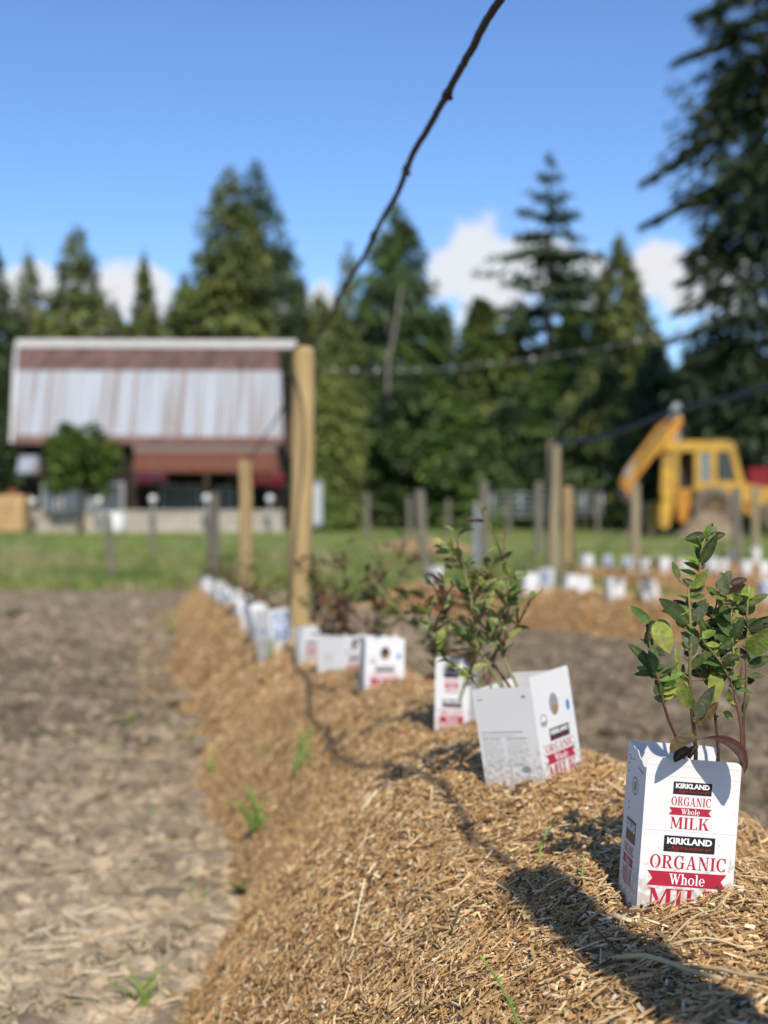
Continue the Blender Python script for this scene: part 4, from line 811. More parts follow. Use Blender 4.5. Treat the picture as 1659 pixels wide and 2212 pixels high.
def gpos(px, py, dguess):          # where the sight line through a pixel meets the mound or field
    lo, hi = 0.6, 16.0
    for d in np.arange(0.8, 16, 0.01):
        p = P(px, py, d)
        if p.z <= surf(p.x, p.y): return p.x, p.y
    p = P(px, py, dguess); return p.x, p.y
def weed(px, py, h, label, seed, **k): x, y = gpos(px, py, 2); return horsetail(x, y, h, label, seed, **k)
weed(560, 1800, .115, 'bushy lime green horsetail weed at the left foot of the mound', 1, nst=9, spread=.045)
weed(650, 1672, .11, 'feathery upright green weed on the left slope of the mound', 2, nst=4, spread=.03)
weed(320, 2175, .075, 'green horsetail weed on the soil in the lower left corner', 3, nst=7, spread=.045, dens=.8)
weed(1138, 2235, .085, 'single jointed green shoot leaning left at the bottom edge', 4, spread=.05, dens=.25)
weed(1252, 1918, .035, 'short green shoot standing on the mulch left of the nearest carton', 5, dens=.3, spread=.008)
weed(1160, 1862, .045, 'thin pale green sprout on the mulch beside the carton shadow', 6, dens=.25, spread=.02)
weed(370, 1372, .20, 'dark green weed at the far left foot of the mound', 7, nst=6, spread=.06)
weed(590, 1425, .09, 'green weed in front of the blue printed carton', 8, nst=4, spread=.025)
weed(430, 1960, .07, 'narrow green grassy weed on the soil beside the mound', 9, nst=4, spread=.03, dens=.2)
weed(270, 1560, .05, 'green weed tuft in the middle of the bare field', 10, nst=5, spread=.04)
weed(235, 1625, .05, 'small green weed tuft left on the bare field', 11, nst=4, spread=.04)
weed(455, 1680, .07, 'slim weed at the mound foot behind the bushy lime weed', 12, nst=3, spread=.03)
weed(370, 1580, .05, 'small weed at the left toe of the mound, upper one of two', 21, nst=3, spread=.03)
weed(404, 1612, .05, 'small weed at the left toe of the mound, lower one of two', 22, nst=3, spread=.03)
weed(395, 1508, .06, 'thin grassy weed at the ragged mulch edge', 23, nst=3, spread=.04, dens=.3)
weed(255, 1775, .03, 'tiny weed on the bare soil, left one of a pair', 24, nst=3, spread=.02)
weed(325, 1772, .04, 'tiny weed on the bare soil, right one of a pair', 25, nst=3, spread=.02)
weed(60, 1800, .03, 'tiny green weed near the left edge of the bare soil', 26, nst=3, spread=.03)
weed(560, 1640, .05, 'slender weed on the mulch slope left of the feathery one', 27, nst=2, spread=.02, dens=.4)
def broad_weed(px, py, s, label, seed):
    r = random.Random(seed); x, y = gpos(px, py, 2.5); root = empty('broadleaf_weed', (x, y, surf(x, y))); tag(root, label, 'weed'); mb = MB()
    for k in range(9):
        a = r.random() * 6.28; add_leaf(mb, (0, 0, .004), Vector((math.cos(a), math.sin(a), r.uniform(.2, .9))), Vector((0, 0, 1)), s * r.uniform(.6, 1.1), s * .5, (0.09, 0.15, 0.04), .2, .6)
    mb.build('leaves', M_LEAF, root, True)
broad_weed(530, 1935, .05, 'flat dark green broadleaf weed at the edge of the mound', 3)
broad_weed(30, 1330, .16, 'patch of yellow-green weed leaves on the field at the far left', 6)
broad_weed(335, 2070, .03, 'tiny bright green seedling between straw stalks', 4)
for k, (x0, y0, x1, y1, rad, lb_) in enumerate([(1318, 2100, 1560, 2145, .0026, 'thick pale straw stalk lying across the shaded mulch at bottom right'), (1500, 2118, 1690, 2170, .0019, 'second straw stalk running out of the frame at bottom right'), (1440, 2072, 1610, 2078, .0012, 'thin straw stalk above the thick one in the shaded mulch'),
                                             (860, 1978, 985, 1958, .0011, 'thin straw lying on the sunny side of the mound'), (1425, 2010, 1530, 1990, .0011, 'pale straw near the shadow below the nearest carton'), (1445, 2060, 1560, 1985, .0010, 'slender straw slanting up to the right below the nearest carton'), (1150, 1958, 1285, 1922, .0012, 'pale splinter in front of the short green shoot')]):
    a = gpos(x0, y0, 1.2); e = gpos(x1, y1, 1.2); pts = []
    for i in range(7):
        t_ = i / 6; x = a[0] + (e[0] - a[0]) * t_; y = a[1] + (e[1] - a[1]) * t_; pts.append((x, y, surf(x, y) + .010 + .004 * math.sin(3 * t_)))
    o = MB().tube(pts, [rad * (1 - .25 * i / 6) for i in range(7)], 8, (0.55, 0.42, 0.22)).build('straw_stalk', M_STRAW, None, True); tag(o, lb_, 'straw stalk', 'straw stalks on the mulch')
# ------------------------------------------------------------------ posts
def post(px, ptop, d, dia, m, label, group='posts of the berry rows', base=None, lean=0.0, flat=False, name='wooden_post', seed=0):
    p = P(px, ptop, d); gz = surf(p.x, p.y) if base is None else base
    for r in (2, 3, 4): gz = max(gz, float(top_z(p.x, p.y, r)))
    h = p.z - gz; r_ = random.Random(seed); mb = MB(); pts = []; rad = []
    for t_ in [-.12, 0, .15, .3, .5, .7, .85, .97]:
        pts.append((lean * (1 - t_) + r_.uniform(-.004, .004), r_.uniform(-.004, .004), h * t_ if t_ > 0 else t_)); rad.append(dia / 2 * (1.04 - .07 * t_ + r_.uniform(-.015, .015)))
    pts += [(0, 0, h * .985), (0, 0, h * .996), (0, 0, h)]; rad += [dia / 2 * .93, dia / 2 * .8, dia / 2 * .45]
    o = mb.tube(pts, rad, 20).build(name, m, None, True); o.location = (p.x, p.y, gz); tag(o, label, 'post', group); o.rotation_euler[2] = r_.uniform(0, 0)
    return o
post(656, 748, 5.75, .089, M_PINE, 'tall yellow pine post carrying the black hose, nearest in the row', base=.19, lean=-.018, seed=1)
post(530, 994, 10.2, .092, M_PINE, 'yellow pine post before the barn porch, second in the hose row', seed=2)
post(464, 1064, 13.6, .088, M_OLDW, 'short weathered grey post ending the hose row', seed=3)
post(1196, 953, 17.0, .155, M_TANW, 'tall sun-bleached post at the middle right, top of the far black hose', seed=4)
post(1229, 1051, 16.0, .13, M_PINE, 'short yellow pine post beside the tall sun-bleached one', seed=5)
post(1372, 1044, 20, .13, M_TANW, 'slim tan post in front of the excavator bucket', seed=6)
post(1592, 1052, 20, .12, M_OLDW, 'weathered grey post in front of the yellow machine', seed=7)
post(1046, 1040, 22, .14, M_OLDW, 'weathered post beside the bluish pipe on the lawn', seed=8)
post(906, 1058, 20, .14, M_OLDW, 'leaning weathered post before the bare earth patch', lean=.08, seed=9)
post(1163, 1040, 27, .15, M_OLDW, 'grey post left of the tall sun-bleached post', seed=10)
post(793, 1064, 46, .18, M_OLDW, 'far grey fence post left of centre below the trees', 'far fence posts', seed=11)
post(884, 1072, 46, .17, M_OLDW, 'far fence post right behind the leaning weathered post', 'far fence posts', seed=12)
post(968, 1078, 48, .14, M_OLDW, 'far low fence post between the leaning post and the pipe', 'far fence posts', seed=13)
post(1098, 1074, 50, .15, M_OLDW, 'far fence post at the left end of the steel gate', 'far fence posts', seed=14)
post(1290, 1068, 50, .15, M_OLDW, 'far fence post left of the excavator bucket', 'far fence posts', seed=15)
post(232, 1108, 19.6, .10, M_OLDW, 'leaning slim grey post in the long grass before the barn', lean=.07, seed=16)
post(455, 1095, 24, .12, M_OLDW, 'dark slim post behind the short weathered post', seed=17)
post(330, 1105, 30, .11, M_OLDW, 'thin grey stake before the terrace wall', seed=18)
post(1632, 1052, 30, .16, M_TANW, 'tan post at the right edge beside the yellow loader', seed=19)
o = post(1029, 1085, 21.5, .085, M_GALV, 'bluish galvanised pipe standing next to a weathered post', name='steel_pipe', group='pipes by the fence', seed=20); o['category'] = 'pipe'
PB = empty('unused'); bpy.data.objects.remove(PB)
bz = 1.42; bx_, by_ = 0.372, 0.405
hb = surf(bx_, by_); mb = MB(); mb.tube([(0, 0, -.12), (0, 0, .3), (0, 0, .8), (0, 0, bz - hb - .01), (0, 0, bz - hb)], [.032, .031, .030, .029, .025], 22)
o = mb.build('wooden_post', M_PINE, None, True); o.location = (bx_, by_, hb); tag(o, 'tall pine post beside the viewer, seen only by its broad shadow on the mulch', 'post', 'posts of the berry rows')

# ------------------------------------------------------------------ hoses and lines
def hose(name, ctrl, rad, m, label, knobs=(), group=None, wob=.006, seed=0, n=14):
    r = random.Random(seed); pts = []
    ctrl = [Vector(c) for c in ctrl]
    for i in range(len(ctrl) - 1):
        a = ctrl[max(i - 1, 0)]; b_ = ctrl[i]; c = ctrl[i + 1]; e = ctrl[min(i + 2, len(ctrl) - 1)]
        for k in range(n):
            t_ = k / n; pts.append(.5 * ((2 * b_) + (c - a) * t_ + (2 * a - 5 * b_ + 4 * c - e) * t_ ** 2 + (3 * b_ - a - 3 * c + e) * t_ ** 3))
    pts.append(ctrl[-1])
    root = empty(name, pts[0]); tag(root, label, 'hose' if 'hose' in name else 'line', group); O = Vector(pts[0])
    pts = [p - O + Vector((r.uniform(-wob, wob), 0, r.uniform(-wob, wob))) * .25 for p in pts]
    MB().tube(pts, rad, 10).build('tube' if 'hose' in name else 'cord', m, root, True)
    return root, O
hp = [(bx_, by_, 1.425), (.26, 1.10, 1.425), (P(1080, 0, 1.81)), (P(1022, 100, 1.99)), P(966, 203, 2.22), P(920, 285, 2.43), P(893, 330, 2.56), P(878, 368, 2.72), P(860, 415, 2.9), P(832, 462, 3.12), P(806, 512, 3.4), P(783, 560, 3.68), P(752, 608, 4.05), P(728, 650, 4.4), P(712, 690, 4.8), P(684, 728, 5.35), P(632, 756, 5.72), P(618, 800, 6.4), P(610, 880, 7.9), P(533, 998, 10.15), P(500, 1035, 11.8), P(466, 1068, 13.55)]
hz, O = hose('drip_hose', hp, .0054, M_HOSE, 'black knobbly drip hose strung overhead from post to post', seed=2, wob=.0025)
for (a, b_) in (((972, 192, 2.2), (960, 214, 2.24)), ((879, 358, 2.70), (875, 378, 2.76)), ((808, 502, 3.38), (803, 520, 3.44)), ((731, 643, 4.35), (724, 658, 4.45))):
    p0, p1 = P(*a) - O, P(*b_) - O
    mb = MB(); mb.tube([p0, p0.lerp(p1, .3), p0.lerp(p1, .7), p1], [.0056, .0072, .0072, .0056], 10); mb.ball(p0.lerp(p1, .55) + Vector((.005, 0, -.005)), .0045, 8, 6); mb.build('emitter', M_HOSE, hz, True)
hose('drip_hose', [P(1196, 958, 16.9), P(1300, 945, 15), P(1450, 893, 13.2), P(1560, 865, 12.2), P(1690, 828, 11.2)], .022, mat('dark hose', (0.035, 0.037, 0.042), .5), 'dark sagging hose from the sun-bleached post towards the right edge', seed=3)
M_CORD = mat('pale cord', (0.24, 0.235, 0.22), 0.6, 0.1, 30)
def glint_beaded(ctrl, label, seed, step=.25, kr=.019):  # pale balls put along the line in place of sun glints on it
    root, O = hose('cord', ctrl, .0032, M_CORD, label, seed=seed, group='pale lines strung over the plot')
    root.name = 'glint_cord'; cd = [c for c in COL.objects if c.parent == root][0]
    vs = [v.co.copy() for v in cd.data.vertices]; cs = [sum((vs[i + k] for k in range(10)), Vector()) / 10 for i in range(0, len(vs) - 9, 10)]
    mb = MB(); acc_ = 0; r = random.Random(seed)
    for i in range(len(cs) - 1):
        acc_ += (cs[i + 1] - cs[i]).length
        if acc_ > step: acc_ -= step * r.uniform(.8, 1.2); MB().ball(cs[i], kr * r.uniform(.5, 1.2), 7, 5).build('glint_bead', mat('painted white glint', (0.40, 0.39, 0.37), .6), root, True)
glint_beaded([P(690, 797, 13.5), P(800, 801, 13), P(900, 800, 12.6), P(1000, 793, 12.2), P(1150, 775, 11.7), P(1340, 745, 11), P(1500, 703, 10.4), P(1690, 640, 9.8)], 'pale cord with painted glint beads sagging across the dark trees, rising to the right', 5)
glint_beaded([P(-30, 655, 13.5), P(60, 675, 13.8), P(160, 698, 14.2), P(260, 722, 14.6)], 'short visible length of pale cord crossing the trees at far left', 6, .27, .016)

# ------------------------------------------------------------------ barn
M_ROOF = mat('weathered roof metal', (0.43, 0.465, 0.51), 0.6, 0.1, 1.15, color2=(0.255, 0.185, 0.15), stretch=(3.6, 0.02, 0.10), detail=8)
M_RUST = mat('rusted roof metal', (0.25, 0.150, 0.122), 0.75, 0.28, 1.2, stretch=(2.2, .3, .5))
M_PRUST = mat('porch roof rust', (0.24, 0.095, 0.055), 0.75, 0.12, 1.5, stretch=(2, .4, 1))
M_CAP = mat('pale ridge cap', (0.60, 0.59, 0.58), 0.5, 0.08, 2)
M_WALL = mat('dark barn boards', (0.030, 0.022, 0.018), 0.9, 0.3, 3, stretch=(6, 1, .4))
M_PANE = mat('dim window pane', (0.10, 0.12, 0.14), 0.35, 0.2, 1.2, spec=0.6)
M_FRAME = mat('white window frame', (0.36, 0.37, 0.38), 0.6, 0.06, 4)
M_TIMB = mat('brown porch timber', (0.07, 0.042, 0.028), 0.8, 0.2, 3)
M_BLOCK = mat('cream block wall', (0.46, 0.41, 0.34), 0.9, 0.12, 1.8, bump=.3, bscale=6)
for m_ in (M_ROOF,):                    # sharper edge between bare metal and rust streaks, and a rusty lower edge
    t = m_.node_tree; mr = [n for n in t.nodes if n.type == 'MAP_RANGE'][0]; mr.inputs['From Min'].default_value = .33; mr.inputs['From Max'].default_value = .53
barn = empty('barn', P(320, 1145, 66)); tag(barn, 'old barn with tall streaked metal roof, rusty porch and dark front', 'barn'); BO = Vector(barn.location)
def corr(mb, a, b_, c, d, n=70, amp=.03):                  # corrugated sheet between bottom edge a-b and top edge d-c
    a, b_, c, d = [Vector(v) - BO for v in (a, b_, c, d)]; V = []; Fc = []
    nr = (b_ - a).cross(d - a).normalized()
    for i in range(n * 2 + 1):
        u = i / (n * 2); off = nr * (amp if i % 2 else -amp); V += [a.lerp(b_, u) + off, d.lerp(c, u) + off]
    Fc = [(2 * i, 2 * i + 2, 2 * i + 3, 2 * i + 1) for i in range(n * 2)]; k = len(V)
    V2 = [v - nr * .09 for v in V]; F2 = [tuple(reversed([i + k for i in f])) for f in Fc]
    mb.add(V + V2, Fc + F2 + [(0, 1, k + 1, k), (k - 2, 2 * k - 2, 2 * k - 1, k - 1)] + [(2 * i, 2 * i + k, 2 * i + 2 + k, 2 * i + 2) for i in range(n * 2)])
e0, e1 = P(27, 957, 63.0), P(612, 962, 63.0); k0, k1 = P(34, 800, 64.6), P(606, 801, 64.6); r0, r1 = P(38, 748, 67.5), P(601, 750, 67.5)
mb = MB(); corr(mb, e0, e1, k1, k0); rf = mb.build('lower_roof', M_ROOF, barn); rf['label'] = 'lower roof slope of bare metal streaked with rust'
mb = MB(); mb.box(e0 - BO + Vector((.6, -.14, -.03)), e1 - BO + Vector((-.05, -.05, .14))); mb.build('eave_strip', M_RUST, barn)
off = Vector((0, -.05, .03)); mb = MB(); corr(mb, e0 + off, e1 + off, e1.lerp(k1, .10) + off, e0.lerp(k0, .10) + off); mb.build('rusty_lap', mat('lap rust', (0.27, 0.15, 0.125), .75, .22, 2.0, stretch=(2.2, .3, .8)), barn)
mb = MB(); corr(mb, k0 + Vector((0, 0, .02)), k1 + Vector((0, 0, .02)), r1, r0); ur = mb.build('upper_roof', M_RUST, barn); ur['label'] = 'upper roof slope rusted evenly red brown'
bk0, bk1, be0, be1 = k0 + Vector((0, 5.8, 0)), k1 + Vector((0, 5.8, 0)), e0 + Vector((0, 9, 0)), e1 + Vector((0, 9, 0))
mb = MB(); corr(mb, r0, r1, bk1, bk0, 30); corr(mb, bk0, bk1, be1, be0, 30); mb.build('rear_roof', M_RUST, barn)
a, b_ = P(38, 743, 67.5) - BO, P(641, 745, 67.5) - BO
mb = MB(); mb.prism([(a.x, a.z - .17), (b_.x, b_.z - .17), (b_.x, b_.z + .17), (a.x, a.z + .17)], a.y - .35, a.y + .35); mb.build('ridge_cap', M_CAP, barn)
mb = MB(); mb.bar(e0 - BO + Vector((-.02, -.05, .0)), k0 - BO + Vector((-.02, -.05, 0)), .14); mb.bar(k0 - BO + Vector((-.02, -.05, 0)), r0 - BO + Vector((-.02, 0, 0)), .14); mb.build('barge_board', M_CAP, barn)
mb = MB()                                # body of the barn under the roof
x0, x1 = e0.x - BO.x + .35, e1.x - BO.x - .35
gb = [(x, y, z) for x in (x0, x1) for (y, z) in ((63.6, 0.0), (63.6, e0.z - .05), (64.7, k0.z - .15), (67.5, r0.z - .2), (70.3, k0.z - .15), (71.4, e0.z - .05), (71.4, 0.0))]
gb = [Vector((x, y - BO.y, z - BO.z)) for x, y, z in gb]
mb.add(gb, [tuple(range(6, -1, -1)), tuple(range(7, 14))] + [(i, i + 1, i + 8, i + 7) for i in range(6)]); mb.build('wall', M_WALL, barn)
p0, p1, p2, p3 = P(287, 1015, 60.2), P(604, 1016, 60.2), P(598, 977, 63.2), P(290, 976, 63.2)
mb = MB(); corr(mb, p0, p1, p2, p3, 40); mb.build('porch_roof', M_PRUST, barn)
mb = MB(); mb.bar(p3 - BO + Vector((0, -.1, .12)), p2 - BO + Vector((0, -.1, .12)), .3); mb.build('porch_flashing', mat('dull grey rust', (0.25, 0.19, 0.16), .8), barn)
mb = MB(); corr(mb, P(36, 1018, 61), P(84, 1018, 61), P(84, 985, 62.6), P(40, 985, 62.6), 8); mb.build('side_canopy', M_ROOF, barn)
for px in (292, 447, 598):
    a = P(px, 1022, 60.3) - BO; MB().box((a.x - .08, a.y - .1, -BO.z), (a.x + .08, a.y + .1, a.z)).build('porch_post', M_TIMB, barn)
for (xa, xb, ya, yb) in ((136, 190, 1046, 1108), (205, 262, 1046, 1108), (352, 388, 1052, 1106), (396, 430, 1052, 1106), (470, 500, 1056, 1106), (96, 118, 1050, 1108)):
    a, c = P(xa, yb, 63.45) - BO, P(xb, ya, 63.45) - BO
    mb = MB()
    mb.box((a.x - .12, a.y - .06, a.z - .1), (c.x + .12, a.y + .06, a.z)).box((a.x - .12, a.y - .06, c.z), (c.x + .12, a.y + .06, c.z + .1)).box((a.x - .12, a.y - .06, a.z), (a.x, a.y + .06, c.z)).box((c.x, a.y - .06, a.z), (c.x + .12, a.y + .06, c.z))
    fo = mb.build('window', M_FRAME, barn); MB().box((a.x, a.y - .02, a.z), (c.x, a.y + .02, c.z)).build('pane', M_PANE, fo)
def basket(px, py, d, cols, label):
    root = empty('hanging_basket', P(px, py + 14, d)); tag(root, label, 'flower basket', 'hanging baskets under the porch roof'); r = random.Random(px)
    mb = MB(); mb.tube([(0, 0, -.05), (0, 0, .05), (0, 0, .22)], [.14, .24, .28], 14); mb.build('pot', M_DARK, root, True)
    mb = MB()
    for k in range(420):
        u = r.random() * 6.283; v = r.uniform(-.4, 1); rr = r.uniform(.3, .62); p = Vector((math.cos(u) * rr, math.sin(u) * rr, .28 + v * .3)); a = r.random() * 6.28; c = r.choice(cols)
        add_leaf(mb, p, Vector((math.cos(a), math.sin(a), r.uniform(-.5, .8))), Vector((0, -.6, 1)), .16, .12, c, .1, .2, seg=2)
    mb.build('flowers', M_BUSH, root)
    mb = MB(); mb.tube([(0, 0, .22), (0, 0, P(px, 1010, d).z - root.location.z)], .012, 6); mb.build('hanger', M_DARK, root)
basket(327, 1042, 59.75, [(0.40, 0.03, 0.10), (0.30, 0.03, 0.15), (0.05, 0.09, 0.03)], 'basket of crimson and purple flowers left under the porch roof')
basket(579, 1044, 59.75, [(0.48, 0.02, 0.05), (0.42, 0.03, 0.08), (0.06, 0.09, 0.03)], 'basket of bright red flowers right under the porch roof')
# terrace wall, lamps, bucket, stack
tw = empty('terrace_wall', P(320, 1146, 58)); tag(tw, 'low cream block wall running along the foot of the barn', 'wall'); TO = Vector(tw.location); r = random.Random(4)
x = P(46, 0, 58).x - TO.x; xe = P(612, 0, 58).x - TO.x; zt = P(0, 1107, 58).z - TO.z; mb = MB()
for row in range(3):
    xx = x + (row % 2) * .3; hh = zt / 3
    while xx < xe:
        wl = r.uniform(.5, .7); mb.box((xx, r.uniform(-.02, .02), -.2 + row * hh if row == 0 else row * hh), (min(xx + wl - .015, xe), .3, (row + 1) * hh - .012)); xx += wl
mb.build('blocks', M_BLOCK, tw)
mb = MB(); mb.box((x - .03, -.05, zt), (xe + .03, .36, zt + .09)); mb.build('coping', M_BLOCK, tw)
for px, py, wh in ((70, 1083, 'leftmost, beside the timber'), (214, 1080, 'right of the round tree'), (330, 1078, 'under the crimson flower basket'), (446, 1076, 'in front of the brown porch post'), (583, 1077, 'under the bright red flower basket')):
    root = empty('globe_lamp', P(px, 1146, 57)); tag(root, 'white globe lamp before the barn, ' + wh, 'lamp', 'globe lamps along the terrace'); c = P(px, py, 57) - Vector(root.location)
    MB().tube([(0, 0, -.1), (0, 0, c.z - .14)], .04, 8).build('pole', M_GALV, root, True)
    MB().tube([(0, 0, c.z - .24), (0, 0, c.z - .16)], [.05, .09], 10).build('collar', M_GALV, root, True)
    MB().ball(c, .145, 16, 12).build('globe', mat('white globe', (0.78, 0.78, 0.77), .35, .02), root, True)
root = empty('white_tub', P(246, 1150, 52.5)); tag(root, 'round white tub on the grass below the terrace wall', 'tub')
MB().tube([(0, 0, -.02), (0, 0, .12), (0, 0, .5), (0, 0, .68)], [.36, .40, .43, .44], 22).build('body', mat('white globe'), root, True); MB().tube([(0, 0, .68), (0, 0, .73)], [.48, .48], 22).build('rim', mat('white globe'), root, True)
root = empty('timber_stack', P(18, 1147, 56)); tag(root, 'pale orange stack of sawn timber at the left edge', 'timber stack'); mb = MB(); r = random.Random(3)
for i in range(8):
    for j in range(6): mb.box((-.62 + j * .2 + r.uniform(-.02, .02), r.uniform(-.05, .05), i * .17), (-.62 + j * .2 + .185, 1.6, i * .17 + .155))
mb.build('boards', mat('fresh sawn timber', (0.62, 0.40, 0.19), .8, .15, 2), root); MB().box((-.1, .3, 1.37), (.22, .8, 1.56)).build('top_block', M_PRUST, root)
root = empty('metal_cabinet', P(684, 1136, 55)); tag(root, 'narrow grey metal cabinet behind the tall pine post', 'cabinet'); zt = P(684, 1042, 55).z - root.location.z
MB().box((-.22, -.2, 0), (.22, .2, zt)).build('body', M_GALV, root); MB().box((-.19, -.225, .12), (.19, -.202, zt - .1)).build('door', mat('pale grey door', (.5, .52, .53), .5), root); MB().box((-.25, -.24, zt), (.25, .24, zt + .06)).build('lid', M_GALV, root)
# lawn's bare earth patch, gates
pc = P(912, 1178, 34); mb = MB(); V = []; Fc = []; nr_, na = 7, 40
for i in range(nr_ + 1):
    for k in range(na):
        a = 6.283 * k / na; rx = 1.42 * (1 + .06 * math.sin(3 * a)) * i / nr_; V.append((rx * math.cos(a), rx * 2.0 * math.sin(a), -.05 + .34 * (1 - (i / nr_) ** 2)))
Fc = [(i * na + k, i * na + (k + 1) % na, (i + 1) * na + (k + 1) % na, (i + 1) * na + k) for i in range(nr_) for k in range(na)]
Fc = [tuple(reversed(f)) for f in Fc]
o = mb.add(V, Fc).build('bare_earth', mat('bare orange earth', (0.44, 0.27, 0.135), .95, .15, 3), None, True); o.location = (pc.x, pc.y, float(ground_z(pc.x, pc.y))); tag(o, kind='structure')
def gate(xa, xb, ya, yb, d, label):
    root = empty('farm_gate', P((xa + xb) / 2, yb, d)); tag(root, label, 'gate', 'steel gates in the far fence'); O = Vector(root.location); a, c = P(xa, yb, d) - O, P(xb, ya, d) - O
    for k in range(5):
        z = a.z + (c.z - a.z) * (.12 + .88 * k / 4); MB().tube([(a.x, 0, z), (c.x, 0, z)], .022, 8).build('rail', M_GALV, root, True)
    for x in (a.x, (a.x + c.x) / 2, c.x): MB().tube([(x, .0, a.z), (x, .0, c.z + .02)], .042, 8).build('upright', M_GALV, root, True)
gate(1062, 1186, 1066, 1122, 50, 'grey steel farm gate between the pipe and the tall sun-bleached post')
gate(1222, 1300, 1066, 1118, 52, 'grey steel farm gate left of the yellow machine')

# ------------------------------------------------------------------ backhoe
D = 47.0; k_ = D / F; bh = empty('backhoe', P(1485, 1141, D)); tag(bh, 'yellow backhoe loader with raised orange boom parked on the grass', 'backhoe')
def Q(px, py): return ((px - 1485) * k_, (1141 - py) * k_)
def slab(name, pts, y0, y1, m, parent=bh): return MB().prism([Q(*p) for p in pts][::-1], y0, y1).build(name, m, parent)
cab = slab('cab_roof', [(1428, 977), (1426, 962), (1434, 955), (1566, 954), (1575, 962), (1578, 977)], -.75, .85, M_YEL)
for s_ in (-.72, .68):
    y0, y1 = s_, s_ + .12
    for pts in ([(1490, 977), (1502, 977), (1502, 1056), (1490, 1056)], [(1524, 977), (1537, 977), (1539, 1044), (1524, 1044)], [(1564, 977), (1578, 977), (1597, 1050), (1583, 1050)], [(1448, 977), (1458, 977), (1457, 1056), (1447, 1056)]):
        slab('cab_pillar', pts, y0, y1, M_YEL)
    slab('rear_window', [(1540, 979), (1563, 979), (1578, 1041), (1542, 1041)], y0 + .045, y0 + .07, mat('dark cab glass', (.02, .024, .024), .12, .05, 2, spec=.6))
    slab('side_panel', [(1486, 1058), (1490, 1042), (1598, 1040), (1600, 1062), (1590, 1112), (1576, 1112), (1566, 1066), (1510, 1068)], y0 - .01, y1 + .02, M_YEL)
    slab('cab_window', [(1503, 978), (1523, 978), (1523, 1043), (1503, 1043)], y0 + .04, y0 + .07, M_GLASS)
slab('cab_rear_wall', [(1459, 980), (1489, 980), (1489, 1054), (1459, 1054)], .1, .14, mat('cab lining', (.05, .04, .015), .7))
slab('seat', [(1462, 1050), (1462, 1010), (1470, 1010), (1474, 1040), (1486, 1040), (1486, 1050)], -.25, .3, M_DARK)
slab('chassis', [(1455, 1082), (1455, 1058), (1500, 1052), (1610, 1062), (1625, 1082), (1600, 1100), (1470, 1100)], -.4, .5, M_YEL)
mast = slab('mast', [(1420, 1060), (1424, 985), (1436, 975), (1449, 980), (1449, 1062), (1440, 1088), (1426, 1088)], -.62, -.28, M_YEL)
boom = slab('boom', [(1336, 1040), (1344, 1018), (1392, 955), (1416, 922), (1440, 906), (1466, 900), (1466, 916), (1452, 946), (1444, 966), (1430, 970), (1404, 990), (1382, 1018), (1366, 1043), (1345, 1048)], -.55, -.15, M_ORG)
slab('side_plate', [(1342, 1022), (1366, 992), (1372, 1004), (1356, 1028), (1344, 1032)], -.60, -.557, M_GALV, boom)
slab('upper_beam', [(1352, 1018), (1412, 932), (1440, 912), (1436, 940), (1400, 980), (1362, 1026)], -.62, -.555, M_YEL, boom)
slab('cylinder', [(1448, 985), (1456, 935), (1464, 937), (1456, 985)], -.5, -.38, M_GALV, boom)
slab('boom_head', [(1440, 908), (1444, 886), (1452, 872), (1462, 872), (1466, 888), (1462, 908)], -.45, -.25, mat('pale grey hoses', (.36, .40, .40), .6), boom)
slab('dipper', [(1334, 1040), (1352, 1042), (1366, 1050), (1362, 1080), (1348, 1082), (1340, 1066)], -.5, -.2, M_ORG)
bu = slab('bucket', [(1330, 1052), (1342, 1056), (1352, 1078), (1382, 1086), (1386, 1100), (1362, 1098), (1340, 1084), (1328, 1068)], -.75, .05, M_DARK)
for s_ in (-.95, .8):
    lg = slab('stabilizer', [(1416, 1088), (1430, 1078), (1442, 1080), (1440, 1098), (1436, 1130), (1430, 1141), (1416, 1141), (1412, 1120)], s_, s_ + .22, M_YEL)
MB().tube([(*Q(1452, 900)[:1], -.66, Q(1452, 900)[1]), (Q(1410, 945)[0], -.7, Q(1410, 945)[1]), (Q(1366, 1010)[0], -.66, Q(1366, 1010)[1])], .045, 8).build('hydraulic_hose', M_DARK, bh, True)
MB().tube([(Q(1462, 905)[0], -.5, Q(1462, 905)[1]), (Q(1478, 940)[0], -.55, Q(1478, 940)[1]), (Q(1452, 1010)[0], -.66, Q(1452, 1010)[1])], .04, 8).build('hydraulic_hose', M_DARK, bh, True)
slab('frame_bracket', [(1450, 1056), (1490, 1060), (1486, 1100), (1480, 1128), (1462, 1128), (1456, 1096)], -.45, -.2, M_ORG)
